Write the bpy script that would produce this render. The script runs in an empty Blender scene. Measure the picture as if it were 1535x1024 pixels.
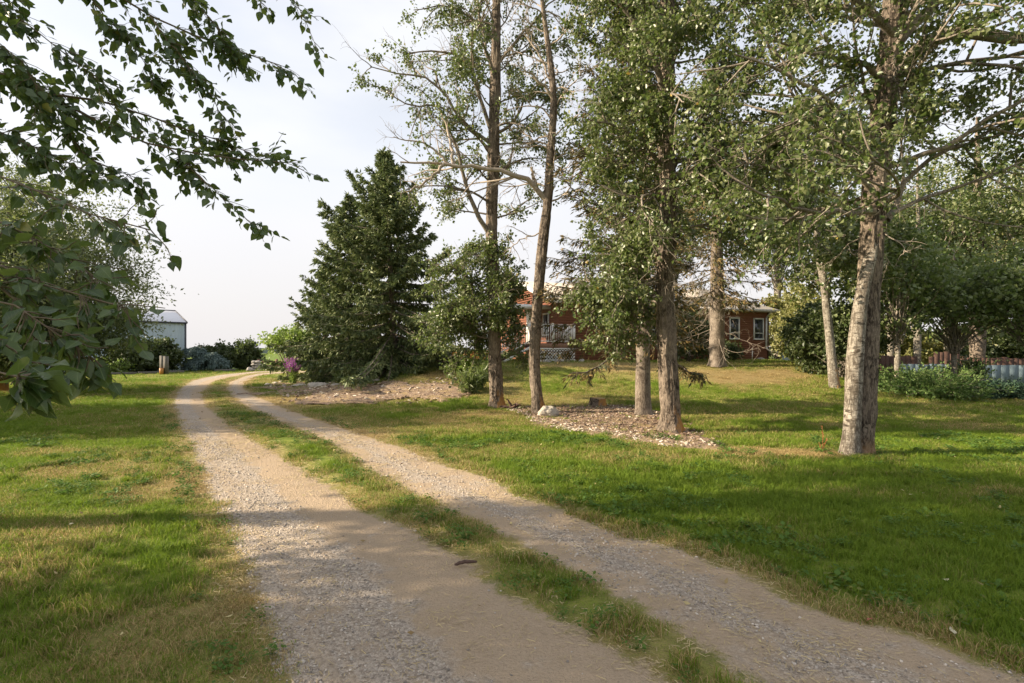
import bpy, math, random
import numpy as np
from mathutils import Vector, Matrix, noise as mnoise

# ------------------------------------------------------------------ camera, sky, sun, exposure
scene = bpy.context.scene
rng = np.random.default_rng(7)
random.seed(7)
EYE = 1.6
cam_d = bpy.data.cameras.new("camera"); cam = bpy.data.objects.new("camera", cam_d)
scene.collection.objects.link(cam)
cam.location = (0, 0, EYE); cam.rotation_euler = (math.radians(90), 0, 0)
cam_d.lens = 18.0; cam_d.sensor_width = 36.0; cam_d.shift_y = 16.0 / 1535.0
cam_d.clip_start = 0.05; cam_d.clip_end = 6000.0
scene.camera = cam

SUN_EL = math.radians(25.0)
SUN_AZ = math.radians(-94.0)             # clockwise from +Y: from the left of the view
sun_vec = Vector((math.sin(SUN_AZ) * math.cos(SUN_EL), math.cos(SUN_AZ) * math.cos(SUN_EL), math.sin(SUN_EL)))
sd = bpy.data.lights.new("sun", 'SUN'); sd.energy = 4.7; sd.angle = math.radians(0.6); sd.color = (1.0, 0.85, 0.64)
so = bpy.data.objects.new("sun", sd); scene.collection.objects.link(so)
so.rotation_euler = sun_vec.to_track_quat('Z', 'Y').to_euler(); so.location = (-40, -10, 30)

scene.view_settings.view_transform = 'Standard'; scene.view_settings.look = 'None'
scene.view_settings.gamma = 1.0; scene.view_settings.use_curve_mapping = False
scene.view_settings.exposure = 1.27

def nd(nt, t, ins=None, **props):
    n = nt.nodes.new(t)
    for k, v in props.items(): setattr(n, k, v)
    for k, v in (ins or {}).items():
        s = n.inputs[k]
        if isinstance(v, bpy.types.NodeSocket): nt.links.new(v, s)
        else: s.default_value = v
    return n
def c4(c): return (c[0], c[1], c[2], 1.0)
def mixc(nt, f, a, b, blend='MIX'):
    n = nd(nt, 'ShaderNodeMix', data_type='RGBA', blend_type=blend)
    n.clamp_factor = True
    for i, v in ((0, f), (6, a), (7, b)):
        if isinstance(v, bpy.types.NodeSocket): nt.links.new(v, n.inputs[i])
        else: n.inputs[i].default_value = v if i == 0 else c4(v)
    return n.outputs[2]
def mth(nt, op, a, b=0.0, c=0.0, clamp=False):
    n = nd(nt, 'ShaderNodeMath', {0: a, 1: b, 2: c}, operation=op); n.use_clamp = clamp
    return n.outputs[0]
def ramp(nt, v, lo, hi, a=0.0, b=1.0):
    return nd(nt, 'ShaderNodeMapRange', {0: v, 1: lo, 2: hi, 3: a, 4: b}, interpolation_type='SMOOTHSTEP').outputs[0]
def noi(nt, vec, scale, detail=4.0, rough=0.55, dist=0.0):
    return nd(nt, 'ShaderNodeTexNoise', {'Vector': vec, 'Scale': scale, 'Detail': detail, 'Roughness': rough, 'Distortion': dist}).outputs[0]
def mapping(nt, vec, scale):
    return nd(nt, 'ShaderNodeMapping', {'Vector': vec, 'Scale': scale}).outputs[0]

world = bpy.data.worlds.new("World"); scene.world = world; world.use_nodes = True
wt = world.node_tree; wt.nodes.clear()
sky = nd(wt, 'ShaderNodeTexSky', sky_type='NISHITA', sun_disc=False)
sky.sun_elevation = SUN_EL; sky.sun_rotation = SUN_AZ; sky.dust_density = 4.0; sky.air_density = 1.0; sky.ozone_density = 1.2
wco = nd(wt, 'ShaderNodeTexCoord').outputs['Generated']
sep = nd(wt, 'ShaderNodeSeparateXYZ', {0: wco})
veiln = noi(wt, mapping(wt, wco, (1.0, 1.0, 3.0)), 1.8, 5.0, 0.5)
up = ramp(wt, sep.outputs[2], 0.02, 0.75)
veil = mth(wt, 'SUBTRACT', 0.93, mth(wt, 'MULTIPLY', up, ramp(wt, veiln, 0.35, 0.68, 0.50, 0.04)))
hazec = mixc(wt, ramp(wt, sep.outputs[2], 0.0, 0.4), (0.392, 0.378, 0.378), (0.440, 0.442, 0.454))
hz10 = nd(wt, 'ShaderNodeVectorMath', {0: hazec, 3: 10.0}, operation='SCALE').outputs[0]
skyc = mixc(wt, veil, (0, 0, 0), (0, 0, 0))
mnode = skyc.node
wt.links.new(sky.outputs[0], mnode.inputs[6]); wt.links.new(hz10, mnode.inputs[7])
bg = nd(wt, 'ShaderNodeBackground', {0: skyc, 1: 0.1})
wo = nd(wt, 'ShaderNodeOutputWorld', {0: bg.outputs[0]})

# ------------------------------------------------------------------ helpers: terrain and photo measurements
F = 767.5
def sstep(t):
    t = np.clip(t, 0, 1); return t * t * (3 - 2 * t)
def hash2(ix, iy, seed):
    h = (ix.astype(np.int64) * 374761393 + iy.astype(np.int64) * 668265263 + seed * 974634777) & 0xFFFFFFFF
    h = ((h ^ (h >> 13)) * 1274126177) & 0xFFFFFFFF
    return ((h ^ (h >> 16)) & 0xFFFFFF) / float(0xFFFFFF)
def vn(x, y, s, seed=0):
    x = np.asarray(x, float) / s; y = np.asarray(y, float) / s
    ix = np.floor(x); iy = np.floor(y); fx = x - ix; fy = y - iy
    fx = fx * fx * (3 - 2 * fx); fy = fy * fy * (3 - 2 * fy)
    ix = ix.astype(np.int64); iy = iy.astype(np.int64)
    a = hash2(ix, iy, seed); b = hash2(ix + 1, iy, seed); c = hash2(ix, iy + 1, seed); d = hash2(ix + 1, iy + 1, seed)
    return (a * (1 - fx) + b * fx) * (1 - fy) + (c * (1 - fx) + d * fx) * fy
def fbm(x, y, s, seed=0):
    return (vn(x, y, s, seed) + .5 * vn(x, y, s * .5, seed + 1) + .25 * vn(x, y, s * .25, seed + 2)) / 1.75
def terr(x, y):
    x = np.asarray(x, float); y = np.asarray(y, float)
    m = sstep((y - 14.6) / 9.6) * (1 - sstep((y - 44) / 30))
    w = sstep((x + 10.5) / 9.5) * (1 - sstep((x - (10.0 + 0.28 * (y - 14))) / 6.0))
    return 1.13 * m * w
def tz(x, y): return float(terr(x, y))
def P(px, py, Y):                       # a point measured in the photograph at a known distance
    return np.array(((px - F) / F * Y, Y, EYE - (py - 528) / F * Y))
def G(px, py):                          # where the sight line meets the ground
    dx = (px - F) / F; dz = -(py - 528) / F
    Y = 1.0
    while Y < 400:
        if EYE + dz * Y < terr(dx * Y, Y): break
        Y *= 1.004
    return np.array((dx * Y, Y))

def tag(o, label=None, cat=None, group=None, kind=None):
    if label: o['label'] = label
    if cat: o['category'] = cat
    if group: o['group'] = group
    if kind: o['kind'] = kind
    return o
def thing(name, label, cat, loc=(0, 0, 0), rotz=0.0, group=None):
    o = bpy.data.objects.new(name, None); scene.collection.objects.link(o)
    o.location = loc; o.rotation_euler = (0, 0, rotz); o.empty_display_size = .2
    return tag(o, label, cat, group)

class MB:
    """collects vertices and faces, then links them as one mesh object"""
    def __init__(s): s.v = []; s.f = []; s.n = 0; s.m = []
    def add(s, v, f, mi=0):
        v = np.asarray(v, float).reshape(-1, 3)
        f = np.asarray(f, int) + s.n
        s.v.append(v); s.f.append(f); s.m.append(np.full(len(f), mi)); s.n += len(v)
        return s
    def box(s, x0, x1, y0, y1, z0, z1, mi=0):
        v = [(x0, y0, z0), (x1, y0, z0), (x1, y1, z0), (x0, y1, z0), (x0, y0, z1), (x1, y0, z1), (x1, y1, z1), (x0, y1, z1)]
        f = [(0, 3, 2, 1), (4, 5, 6, 7), (0, 1, 5, 4), (1, 2, 6, 5), (2, 3, 7, 6), (3, 0, 4, 7)]
        return s.add(v, f, mi)
    def bar(s, a, b, w, h, mi=0):
        a = np.array(a, float); b = np.array(b, float); d = b - a; d /= np.linalg.norm(d)
        up_ = np.array((0, 0, 1.0)) if abs(d[2]) < .95 else np.array((0, 1.0, 0))
        u = np.cross(d, up_); u /= np.linalg.norm(u); v = np.cross(u, d)
        vs = [p + u * sx * w / 2 + v * sy * h / 2 for p in (a, b) for sx, sy in ((-1, -1), (1, -1), (1, 1), (-1, 1))]
        return s.add(vs, [(0, 1, 2, 3), (7, 6, 5, 4), (0, 4, 5, 1), (1, 5, 6, 2), (2, 6, 7, 3), (3, 7, 4, 0)], mi)
    def tubes(s, paths, rad, sides, mi=0):
        paths = np.asarray(paths, float); rad = np.asarray(rad, float)
        N, k, _ = paths.shape
        if N == 0: return s
        t = np.gradient(paths, axis=1); t /= np.linalg.norm(t, axis=2, keepdims=True) + 1e-9
        ref = np.zeros((N, 1, 3)); md = paths[:, -1] - paths[:, 0]
        ax = np.argmin(np.abs(md), axis=1); ref[np.arange(N), 0, ax] = 1
        u = np.cross(t, ref); u /= np.linalg.norm(u, axis=2, keepdims=True) + 1e-9
        w = np.cross(t, u)
        a = np.arange(sides) * 2 * math.pi / sides
        ring = u[:, :, None, :] * np.cos(a)[None, None, :, None] + w[:, :, None, :] * np.sin(a)[None, None, :, None]
        v = paths[:, :, None, :] + ring * rad[:, :, None, None]
        i = np.arange(N)[:, None, None]; j = np.arange(k - 1)[None, :, None]; q = np.arange(sides)[None, None, :]
        b = i * k * sides + j * sides
        q2 = (q + 1) % sides
        f = np.stack([b + q, b + q2, b + sides + q2, b + sides + q], -1).reshape(-1, 4)
        return s.add(v, f, mi)
    def cyl(s, a, b, r0, r1=None, sides=12, cap=True, mi=0):
        r1 = r0 if r1 is None else r1
        st = s.n
        s.tubes(np.array([[a, b]], float), np.array([[r0, r1]]), sides, mi)
        if cap:
            for k, c in ((0, a), (1, b)):
                ci = s.n; s.v.append(np.array([c], float)); s.n += 1
                f = [(st + k * sides + q, st + k * sides + (q + 1) % sides, ci) for q in range(sides)]
                if k == 0: f = [t_[::-1] for t_ in f]
                s.f.append(np.array(f)); s.m.append(np.full(sides, mi))
        return s
    def mesh(s, name, mats, smooth=False):
        me = bpy.data.meshes.new(name)
        if s.n:
            v = np.concatenate(s.v).astype(np.float32)
            me.vertices.add(len(v)); me.vertices.foreach_set('co', v.ravel())
            loops = np.concatenate([f.ravel() for f in s.f]).astype(np.int32)
            tot = np.concatenate([np.full(len(f), f.shape[1]) for f in s.f]).astype(np.int32)
            start = np.concatenate([[0], np.cumsum(tot)[:-1]]).astype(np.int32)
            me.loops.add(len(loops)); me.loops.foreach_set('vertex_index', loops)
            me.polygons.add(len(tot)); me.polygons.foreach_set('loop_start', start); me.polygons.foreach_set('loop_total', tot)
            me.polygons.foreach_set('material_index', np.concatenate(s.m).astype(np.int32))
            if smooth: me.polygons.foreach_set('use_smooth', np.ones(len(tot), bool))
            me.update(calc_edges=True)
        for m in (mats if isinstance(mats, (list, tuple)) else [mats]): me.materials.append(m)
        return me
    def build(s, name, mats, parent=None, smooth=False, loc=None, rotz=0.0, kind=None, world_space=False):
        o = bpy.data.objects.new(name, s.mesh(name, mats, smooth)); scene.collection.objects.link(o)
        if loc is not None: o.location = loc; o.rotation_euler = (0, 0, rotz)
        if parent is not None:
            o.parent = parent
            if world_space:
                o.matrix_parent_inverse = (Matrix.Translation(parent.location) @ Matrix.Rotation(parent.rotation_euler[2], 4, 'Z')).inverted()
        if kind: o['kind'] = kind
        return o
def setattr_float(me, name, vals):
    a = me.attributes.new(name, 'FLOAT', 'POINT'); a.data.foreach_set('value', np.asarray(vals, np.float32))

# ------------------------------------------------------------------ materials
def newmat(name):
    m = bpy.data.materials.new(name); m.use_nodes = True; nt = m.node_tree; nt.nodes.clear()
    out = nd(nt, 'ShaderNodeOutputMaterial')
    return m, nt, out
def bsdf(nt, out, col, rough=0.8, normal=None, spec=0.3, metal=0.0, trans=None, transw=0.3):
    ins = {'Base Color': col if isinstance(col, bpy.types.NodeSocket) else c4(col), 'Roughness': rough, 'Specular IOR Level': spec, 'Metallic': metal}
    if normal is not None: ins['Normal'] = normal
    b = nd(nt, 'ShaderNodeBsdfPrincipled', ins)
    o = b.outputs[0]
    if trans is not None:
        t = nd(nt, 'ShaderNodeBsdfTranslucent', {0: trans if isinstance(trans, bpy.types.NodeSocket) else c4(trans)})
        o = nd(nt, 'ShaderNodeMixShader', {0: transw, 1: o, 2: t.outputs[0]}).outputs[0]
    nt.links.new(o, out.inputs[0]); return b
def bump(nt, h, strength=0.5, dist=0.02):
    return nd(nt, 'ShaderNodeBump', {'Height': h, 'Strength': strength, 'Distance': dist}).outputs[0]
def wpos(nt): return nd(nt, 'ShaderNodeNewGeometry').outputs['Position']
def opos(nt): return nd(nt, 'ShaderNodeTexCoord').outputs['Object']

def simple(name, col, rough=0.7, var=0.25, scale=8.0, bmp=0.2, spec=0.3, metal=0.0, stretch=(1, 1, 1)):
    m, nt, out = newmat(name)
    v = mapping(nt, opos(nt), stretch)
    n = noi(nt, v, scale, 6.0, 0.6)
    n2 = noi(nt, v, scale * 7, 4.0, 0.6)
    d = tuple(max(0, x * (1 - var)) for x in col); l = tuple(min(1, x * (1 + var)) for x in col)
    c = mixc(nt, ramp(nt, mth(nt, 'ADD', mth(nt, 'MULTIPLY', n, .6), mth(nt, 'MULTIPLY', n2, .4)), .3, .7), d, l)
    bsdf(nt, out, c, rough, bump(nt, n2, bmp, .01) if bmp else None, spec, metal)
    return m

def grass_ground_color(nt, dry):
    p = wpos(nt)
    n1 = noi(nt, p, 55, 5, .7); n2 = noi(nt, p, 5, 4, .6); n3 = noi(nt, mapping(nt, p, (1, 1, 1)), 140, 2, .6)
    f = mth(nt, 'ADD', dry, mth(nt, 'ADD', mth(nt, 'MULTIPLY', mth(nt, 'SUBTRACT', n1, .5), 1.5), mth(nt, 'MULTIPLY', mth(nt, 'SUBTRACT', n2, .5), .9)), clamp=True)
    green = mixc(nt, ramp(nt, n2, .3, .7), (.11, .172, .020), (.235, .285, .038))
    straw = mixc(nt, ramp(nt, n3, .3, .7), (.22, .155, .065), (.52, .39, .18))
    c = mixc(nt, f, green, straw)
    c = mixc(nt, ramp(nt, n3, .50, .66, 0, .65), c, (.05, .045, .02))
    h = mth(nt, 'ADD', n1, mth(nt, 'MULTIPLY', n3, .6))
    return c, h
m_ground, nt, out = newmat("lawn_ground")
dry = nd(nt, 'ShaderNodeAttribute', attribute_name='dry').outputs['Fac']
c, h = grass_ground_color(nt, dry)
bsdf(nt, out, c, .95, bump(nt, h, .9, .03), .1)

m_drive, nt, out = newmat("driveway_gravel")
dry = nd(nt, 'ShaderNodeAttribute', attribute_name='dry').outputs['Fac']
cov = nd(nt, 'ShaderNodeAttribute', attribute_name='cov').outputs['Fac']      # >0 inside a wheel track (metres from its edge)
wear = nd(nt, 'ShaderNodeAttribute', attribute_name='wear').outputs['Fac']
gc, gh = grass_ground_color(nt, dry)
p = wpos(nt)
vo = nd(nt, 'ShaderNodeTexVoronoi', {'Vector': p, 'Scale': 62.0, 'Randomness': 1.0})
vo2 = nd(nt, 'ShaderNodeTexVoronoi', {'Vector': p, 'Scale': 150.0, 'Randomness': 1.0})
na = noi(nt, p, 3.0, 5, .6); nb = noi(nt, p, 90, 4, .7); nc = noi(nt, p, .9, 3, .5); nf = noi(nt, p, 260, 3, .7)
sandy = mixc(nt, nb, (.35, .26, .17), (.58, .445, .31))
stone = mixc(nt, nd(nt, 'ShaderNodeSeparateColor', {0: vo.outputs['Color']}).outputs[0], (.17, .14, .115), (.70, .60, .50))
stone2 = mixc(nt, nd(nt, 'ShaderNodeSeparateColor', {0: vo2.outputs['Color']}).outputs[1], (.21, .17, .135), (.62, .52, .41))
stone = mixc(nt, .45, stone, stone2)
stoniness = ramp(nt, mth(nt, 'ADD', na, mth(nt, 'MULTIPLY', mth(nt, 'SUBTRACT', wear, .5), .34)), .42, .62, .03, .95)
cvec = nd(nt, 'ShaderNodeCombineXYZ', {0: mth(nt, 'MULTIPLY', nd(nt, 'ShaderNodeAttribute', attribute_name='lat').outputs['Fac'], 7.0), 1: nc}).outputs[0]
strk = noi(nt, cvec, 1.6, 4, .6)
stoniness = mth(nt, 'MULTIPLY', stoniness, ramp(nt, strk, .38, .62, .55, 1.15), clamp=True)
grav = mixc(nt, stoniness, sandy, stone)
grav = mixc(nt, ramp(nt, nf, .35, .7, .0, .30), grav, (.20, .165, .13))
strawn = noi(nt, mapping(nt, p, (1, 1, 1)), 28, 6, .8, 2.5)
grav = mixc(nt, ramp(nt, strawn, .60, .66, 0, .35), grav, (.48, .37, .2))
edge = mth(nt, 'ADD', cov, mth(nt, 'ADD', mth(nt, 'MULTIPLY', mth(nt, 'SUBTRACT', noi(nt, p, 7, 5, .65), .5), .42), mth(nt, 'MULTIPLY', mth(nt, 'SUBTRACT', nb, .5), .22)))
fac = ramp(nt, edge, -.07, .05)
col = mixc(nt, fac, gc, grav)
hh = mth(nt, 'ADD', mth(nt, 'MULTIPLY', vo.outputs['Distance'], -1.1), mth(nt, 'ADD', nb, mth(nt, 'MULTIPLY', vo2.outputs['Distance'], -.5)))
bsdf(nt, out, col, .92, bump(nt, hh, .75, .014), .15)

m_mulch, nt, out = newmat("wood_chip_mulch")
p = wpos(nt)
vo = nd(nt, 'ShaderNodeTexVoronoi', {'Vector': p, 'Scale': 22.0}); n = noi(nt, p, 3, 5, .6); n2 = noi(nt, p, 60, 4, .7)
c = mixc(nt, nd(nt, 'ShaderNodeSeparateColor', {0: vo.outputs['Color']}).outputs[0], (.16, .11, .08), (.42, .31, .22))
c = mixc(nt, ramp(nt, n, .45, .65, 0, .7), c, (.40, .29, .14))
c = mixc(nt, ramp(nt, n2, .5, .7, 0, .5), c, (.09, .06, .045))
bsdf(nt, out, c, .95, bump(nt, mth(nt, 'ADD', n2, vo.outputs['Distance']), .9, .03), .1)

m_field, nt, out = newmat("crop_field")
p = wpos(nt); n = noi(nt, mapping(nt, p, (.2, 1, 1)), .25, 6, .6); n2 = noi(nt, p, 2.5, 5, .7)
c = mixc(nt, n, (.07, .13, .025), (.17, .22, .04)); c = mixc(nt, ramp(nt, n2, .45, .75, 0, .5), c, (.24, .24, .08))
bsdf(nt, out, c, .95, bump(nt, n2, .8, .1), .1)

def blade_mat(name, g0, g1, s0, s1, tw=.4):
    m, nt, out = newmat(name)
    dry = nd(nt, 'ShaderNodeAttribute', attribute_name='dry', attribute_type='INSTANCER').outputs['Fac']
    rnd = nd(nt, 'ShaderNodeNewGeometry').outputs['Random Per Island']
    orn = nd(nt, 'ShaderNodeObjectInfo').outputs['Random']
    n2 = noi(nt, wpos(nt), 5, 4, .6)
    f = ramp(nt, mth(nt, 'ADD', dry, mth(nt, 'MULTIPLY', mth(nt, 'SUBTRACT', rnd, .5), .9)), .35, .65)
    r2 = mth(nt, 'FRACT', mth(nt, 'MULTIPLY', rnd, 17.3))
    g = mixc(nt, mth(nt, 'ADD', mth(nt, 'MULTIPLY', r2, .5), mth(nt, 'MULTIPLY', n2, .5)), g0, g1)
    s = mixc(nt, r2, s0, s1)
    c = mixc(nt, f, g, s)
    bsdf(nt, out, c, .65, None, .25, trans=c, transw=tw)
    return m
m_blade = blade_mat("grass_blade", (.08, .165, .012), (.255, .335, .036), (.26, .19, .07), (.60, .46, .22))
m_weed = blade_mat("weed_leaf", (.06, .13, .02), (.13, .22, .04), (.16, .18, .04), (.30, .26, .08), .35)

def leaf_mat(name, a, b, pale=None, palef=.0, rough=.42, tw=.32, trc=None, spec=.4, yellow=.0):
    m, nt, out = newmat(name)
    rnd = nd(nt, 'ShaderNodeNewGeometry').outputs['Random Per Island']
    back = nd(nt, 'ShaderNodeNewGeometry').outputs['Backfacing']
    r2 = mth(nt, 'FRACT', mth(nt, 'MULTIPLY', rnd, 23.7)); r3 = mth(nt, 'FRACT', mth(nt, 'MULTIPLY', rnd, 91.1))
    c = mixc(nt, r2, a, b)
    if pale is not None:
        c = mixc(nt, mth(nt, 'MULTIPLY', back, .75), c, pale)
        c = mixc(nt, ramp(nt, r3, 1 - palef, 1 - palef + .02), c, pale)
    if yellow:
        c = mixc(nt, ramp(nt, rnd, 1 - yellow, 1 - yellow + .005), c, (.42, .28, .05))
    t = trc if trc else tuple(min(1, x * 1.6) for x in b)
    bsdf(nt, out, c, rough, None, spec, trans=t, transw=tw)
    return m
m_leaf_poplar = leaf_mat("poplar_leaf", (.042, .076, .016), (.105, .145, .034), (.20, .215, .10), .12, rough=.38, yellow=.006, spec=.5)
m_leaf_near, nt, out = newmat("near_poplar_leaf")
rnd = nd(nt, 'ShaderNodeNewGeometry').outputs['Random Per Island']; orn = nd(nt, 'ShaderNodeObjectInfo').outputs['Random']; back = nd(nt, 'ShaderNodeNewGeometry').outputs['Backfacing']
rr_ = mth(nt, 'FRACT', mth(nt, 'ADD', mth(nt, 'MULTIPLY', rnd, 23.7), mth(nt, 'MULTIPLY', orn, 7.3)))
vx = mth(nt, 'ABSOLUTE', nd(nt, 'ShaderNodeAttribute', attribute_name='vx').outputs['Fac']); vy = nd(nt, 'ShaderNodeAttribute', attribute_name='vy').outputs['Fac']
side = mth(nt, 'PINGPONG', mth(nt, 'SUBTRACT', vy, mth(nt, 'MULTIPLY', vx, .75)), .075)
vein = mth(nt, 'MAXIMUM', ramp(nt, vx, .028, .012), mth(nt, 'MULTIPLY', ramp(nt, side, .012, .004), .55))
c = mixc(nt, rr_, (.020, .046, .011), (.062, .104, .026)); c = mixc(nt, mth(nt, 'MULTIPLY', back, .6), c, (.12, .16, .085))
blot = noi(nt, wpos(nt), 90, 4, .7); c = mixc(nt, ramp(nt, blot, .62, .72, 0, .5), c, (.16, .14, .04))
c = mixc(nt, ramp(nt, rr_, .985, .99), c, (.22, .20, .05))
c = mixc(nt, mth(nt, 'MULTIPLY', vein, .6), c, (.20, .26, .10))
tc = mixc(nt, mth(nt, 'MULTIPLY', vein, .5), mixc(nt, rr_, (.10, .18, .02), (.24, .33, .05)), (.06, .10, .02))
bsdf(nt, out, c, .34, bump(nt, mth(nt, 'MULTIPLY', vein, -1.0), .3, .002), .5, trans=tc, transw=.30)
m_leaf_dark = leaf_mat("dark_leaf", (.03, .05, .015), (.065, .09, .025), (.10, .12, .05), .1)
m_leaf_maple = leaf_mat("maple_leaf", (.05, .085, .022), (.13, .175, .045), (.19, .22, .10), .12)
m_leaf_willow = leaf_mat("willow_leaf", (.07, .10, .028), (.14, .17, .05), (.22, .24, .13), .12)
m_leaf_light = leaf_mat("light_green_leaf", (.10, .17, .03), (.19, .27, .05), (.25, .30, .10), .08)
m_leaf_olive = leaf_mat("olive_leaf", (.13, .14, .035), (.22, .22, .06), (.30, .29, .13), .1)
m_needle = leaf_mat("spruce_needles", (.036, .068, .022), (.120, .160, .058), (.21, .235, .085), .10, rough=.6, tw=.12)
m_needle_blue = leaf_mat("blue_spruce_needles", (.06, .10, .09), (.13, .18, .165), None, rough=.6, tw=.1)
m_needle_brown = leaf_mat("spruce_needles_with_brown", (.030, .045, .015), (.085, .09, .028), (.20, .13, .04), .20, rough=.7, tw=.12)
m_juniper = leaf_mat("juniper_needles", (.05, .11, .025), (.12, .20, .045), (.16, .22, .07), .12, rough=.6, tw=.12)
m_needle_teal = leaf_mat("teal_juniper_needles", (.035, .08, .045), (.08, .135, .085), None, rough=.6, tw=.1)
m_purple = leaf_mat("purple_petals", (.22, .05, .27), (.42, .13, .42), None, tw=.3)
m_orange = leaf_mat("orange_petals", (.60, .13, .03), (.75, .28, .07), None, tw=.3)

def bark_mat(name, dark, light, sc=1.0, lichen=.0, pale_bands=False, bmp=.9, lich_h=1.0):
    m, nt, out = newmat(name)
    o = opos(nt)
    v = mapping(nt, o, (1, 1, .26)); v2 = mapping(nt, o, (1, 1, .6))
    n = noi(nt, v, 21 * sc, 8, .70, 1.4); n2 = noi(nt, v2, 60 * sc, 5, .7); n3 = noi(nt, o, 3.0, 3, .5)
    c = mixc(nt, ramp(nt, n, .42, .58), dark, light)
    c = mixc(nt, ramp(nt, n2, .35, .7, .35, 0), c, tuple(x * .5 for x in dark))
    nk = noi(nt, o, 9.0, 5, .7, .5)
    c = mixc(nt, ramp(nt, nk, .52, .66, 0, .55), c, tuple(x * .8 for x in dark))
    c = mixc(nt, ramp(nt, n3, .4, .7, 0, .4), c, tuple(min(1, x * 1.25) for x in light))
    h = mth(nt, 'ADD', n, mth(nt, 'MULTIPLY', n2, .35))
    if pale_bands:
        vb = mapping(nt, o, (1.0, 1.0, 3.2)); nb = noi(nt, vb, 7.5, 6, .72, .4); nb2 = noi(nt, mapping(nt, o, (1, 1, 5)), 16, 4, .6)
        nv = noi(nt, mapping(nt, o, (1, 1, .2)), 26, 5, .7)
        c = mixc(nt, mth(nt, 'MULTIPLY', ramp(nt, nb, .50, .60), ramp(nt, n3, .35, .6, .25, 1.0)), c, tuple(x * .55 for x in dark))
        c = mixc(nt, ramp(nt, nb2, .62, .70, 0, .8), c, (.06, .05, .045))
        c = mixc(nt, ramp(nt, nv, .48, .62, 0, .85), c, tuple(x * .8 for x in dark))
        h = mth(nt, 'ADD', nb, mth(nt, 'MULTIPLY', nb2, .5))
    if lichen:
        z = nd(nt, 'ShaderNodeSeparateXYZ', {0: o}).outputs[2]
        x = nd(nt, 'ShaderNodeSeparateXYZ', {0: o}).outputs[0]
        nl = noi(nt, mapping(nt, o, (1, 1, .35)), 9, 5, .65)
        lf = mth(nt, 'MULTIPLY', ramp(nt, z, lich_h, 0.05), ramp(nt, mth(nt, 'ADD', nl, mth(nt, 'MULTIPLY', x, .9)), .50, .66))
        c = mixc(nt, mth(nt, 'MULTIPLY', lf, lichen), c, (.46, .22, .05))
    bsdf(nt, out, c, .9, bump(nt, h, bmp, .03), .15)
    return m
m_bark = bark_mat("poplar_bark", (.05, .037, .028), (.31, .25, .195), 1.3, .85, lich_h=.75, bmp=1.0)
m_bark_grey = bark_mat("grey_furrowed_bark", (.055, .043, .034), (.30, .24, .185), 1.2, .3, lich_h=.35, bmp=1.0)
m_bark_pale = bark_mat("pale_scarred_bark", (.13, .105, .08), (.43, .385, .32), 1.0, .8, pale_bands=True, lich_h=.3, bmp=1.0)
m_bark_aspen = bark_mat("aspen_bark", (.15, .125, .10), (.44, .40, .33), 1.0, .8, pale_bands=True, lich_h=1.9)
m_bark_spruce = bark_mat("spruce_bark", (.11, .085, .065), (.32, .27, .22), 1.6, 0)
m_limb = bark_mat("limb_bark", (.12, .10, .08), (.34, .29, .235), 1.5, 0, bmp=.5)
m_dead = simple("dead_twig_bark", (.36, .30, .24), .85, .3, 20, .3)
m_near_twig = simple("near_twig_bark", (.13, .10, .065), .8, .3, 30, .3)

# ------------------------------------------------------------------ driveway outline (measured on flat ground)
def Gl(l): return np.array([((px - F) / F * (EYE * F / (py - 528)), EYE * F / (py - 528)) for px, py in l])
LL = np.vstack([[(6.0, -6.5), (3.2, -3.6), (1.0, -.9), (-.35, 1.0)], Gl([(426, 1024), (410, 954), (390, 895), (367, 832), (340, 777), (317, 741), (308, 710), (290, 669), (272, 637), (261, 605), (267, 587), (288, 571.5), (311, 566), (335, 562), (355, 560)]), [(-21.0, 42.0), (-19.0, 44.5), (-15, 45.5)]])
LR = np.vstack([[(8.0, -4.7), (5.2, -1.8), (3.3, 0.0), (1.7, 1.6)], Gl([(987, 1020), (885, 962), (842, 935), (790, 915), (722, 872), (695, 842), (655, 822), (612, 795), (572, 780), (542, 769), (508, 740), (443, 700), (382, 664), (340, 637), (308, 610), (301, 589), (317, 573), (353, 564)]), [(-19.5, 38.0), (-19.4, 41.8), (-17.5, 43.6), (-14.5, 44.3)]])
RL = np.vstack([[(8.5, -4.2), (5.7, -1.3), (3.8, 0.3), (2.0, 1.75)], Gl([(1124, 1021), (1037, 959), (980, 925), (894, 872), (811, 831), (740, 792), (687, 771), (609, 734), (567, 711), (526, 684), (500, 666), (446, 644), (410, 628), (374, 612), (352, 597), (340, 583), (345, 573), (369, 564)]), [(-18.7, 37.5), (-18.6, 40.8), (-16.8, 42.6), (-14, 43.4)]])
RR = np.vstack([[(10.3, -2.6), (7.4, -.2), (5.2, 1.05), (3.5, 2.0)], Gl([(1535, 1021), (1469, 1000), (1379, 962), (1262, 932), (1180, 902), (1112, 865), (1056, 842), (1000, 820), (946, 809), (871, 782), (826, 762), (770, 745), (725, 715), (680, 704), (639, 689), (594, 670), (549, 655), (522, 646), (466, 628), (423, 612), (384, 596), (364, 583), (366, 573), (381, 565)]), [(-17.6, 37.0), (-17.2, 39.6), (-15.8, 41.3), (-13.2, 42.2)]])
polyL = np.vstack([LL, LR[::-1]]); polyR = np.vstack([RL, RR[::-1]])
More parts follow.
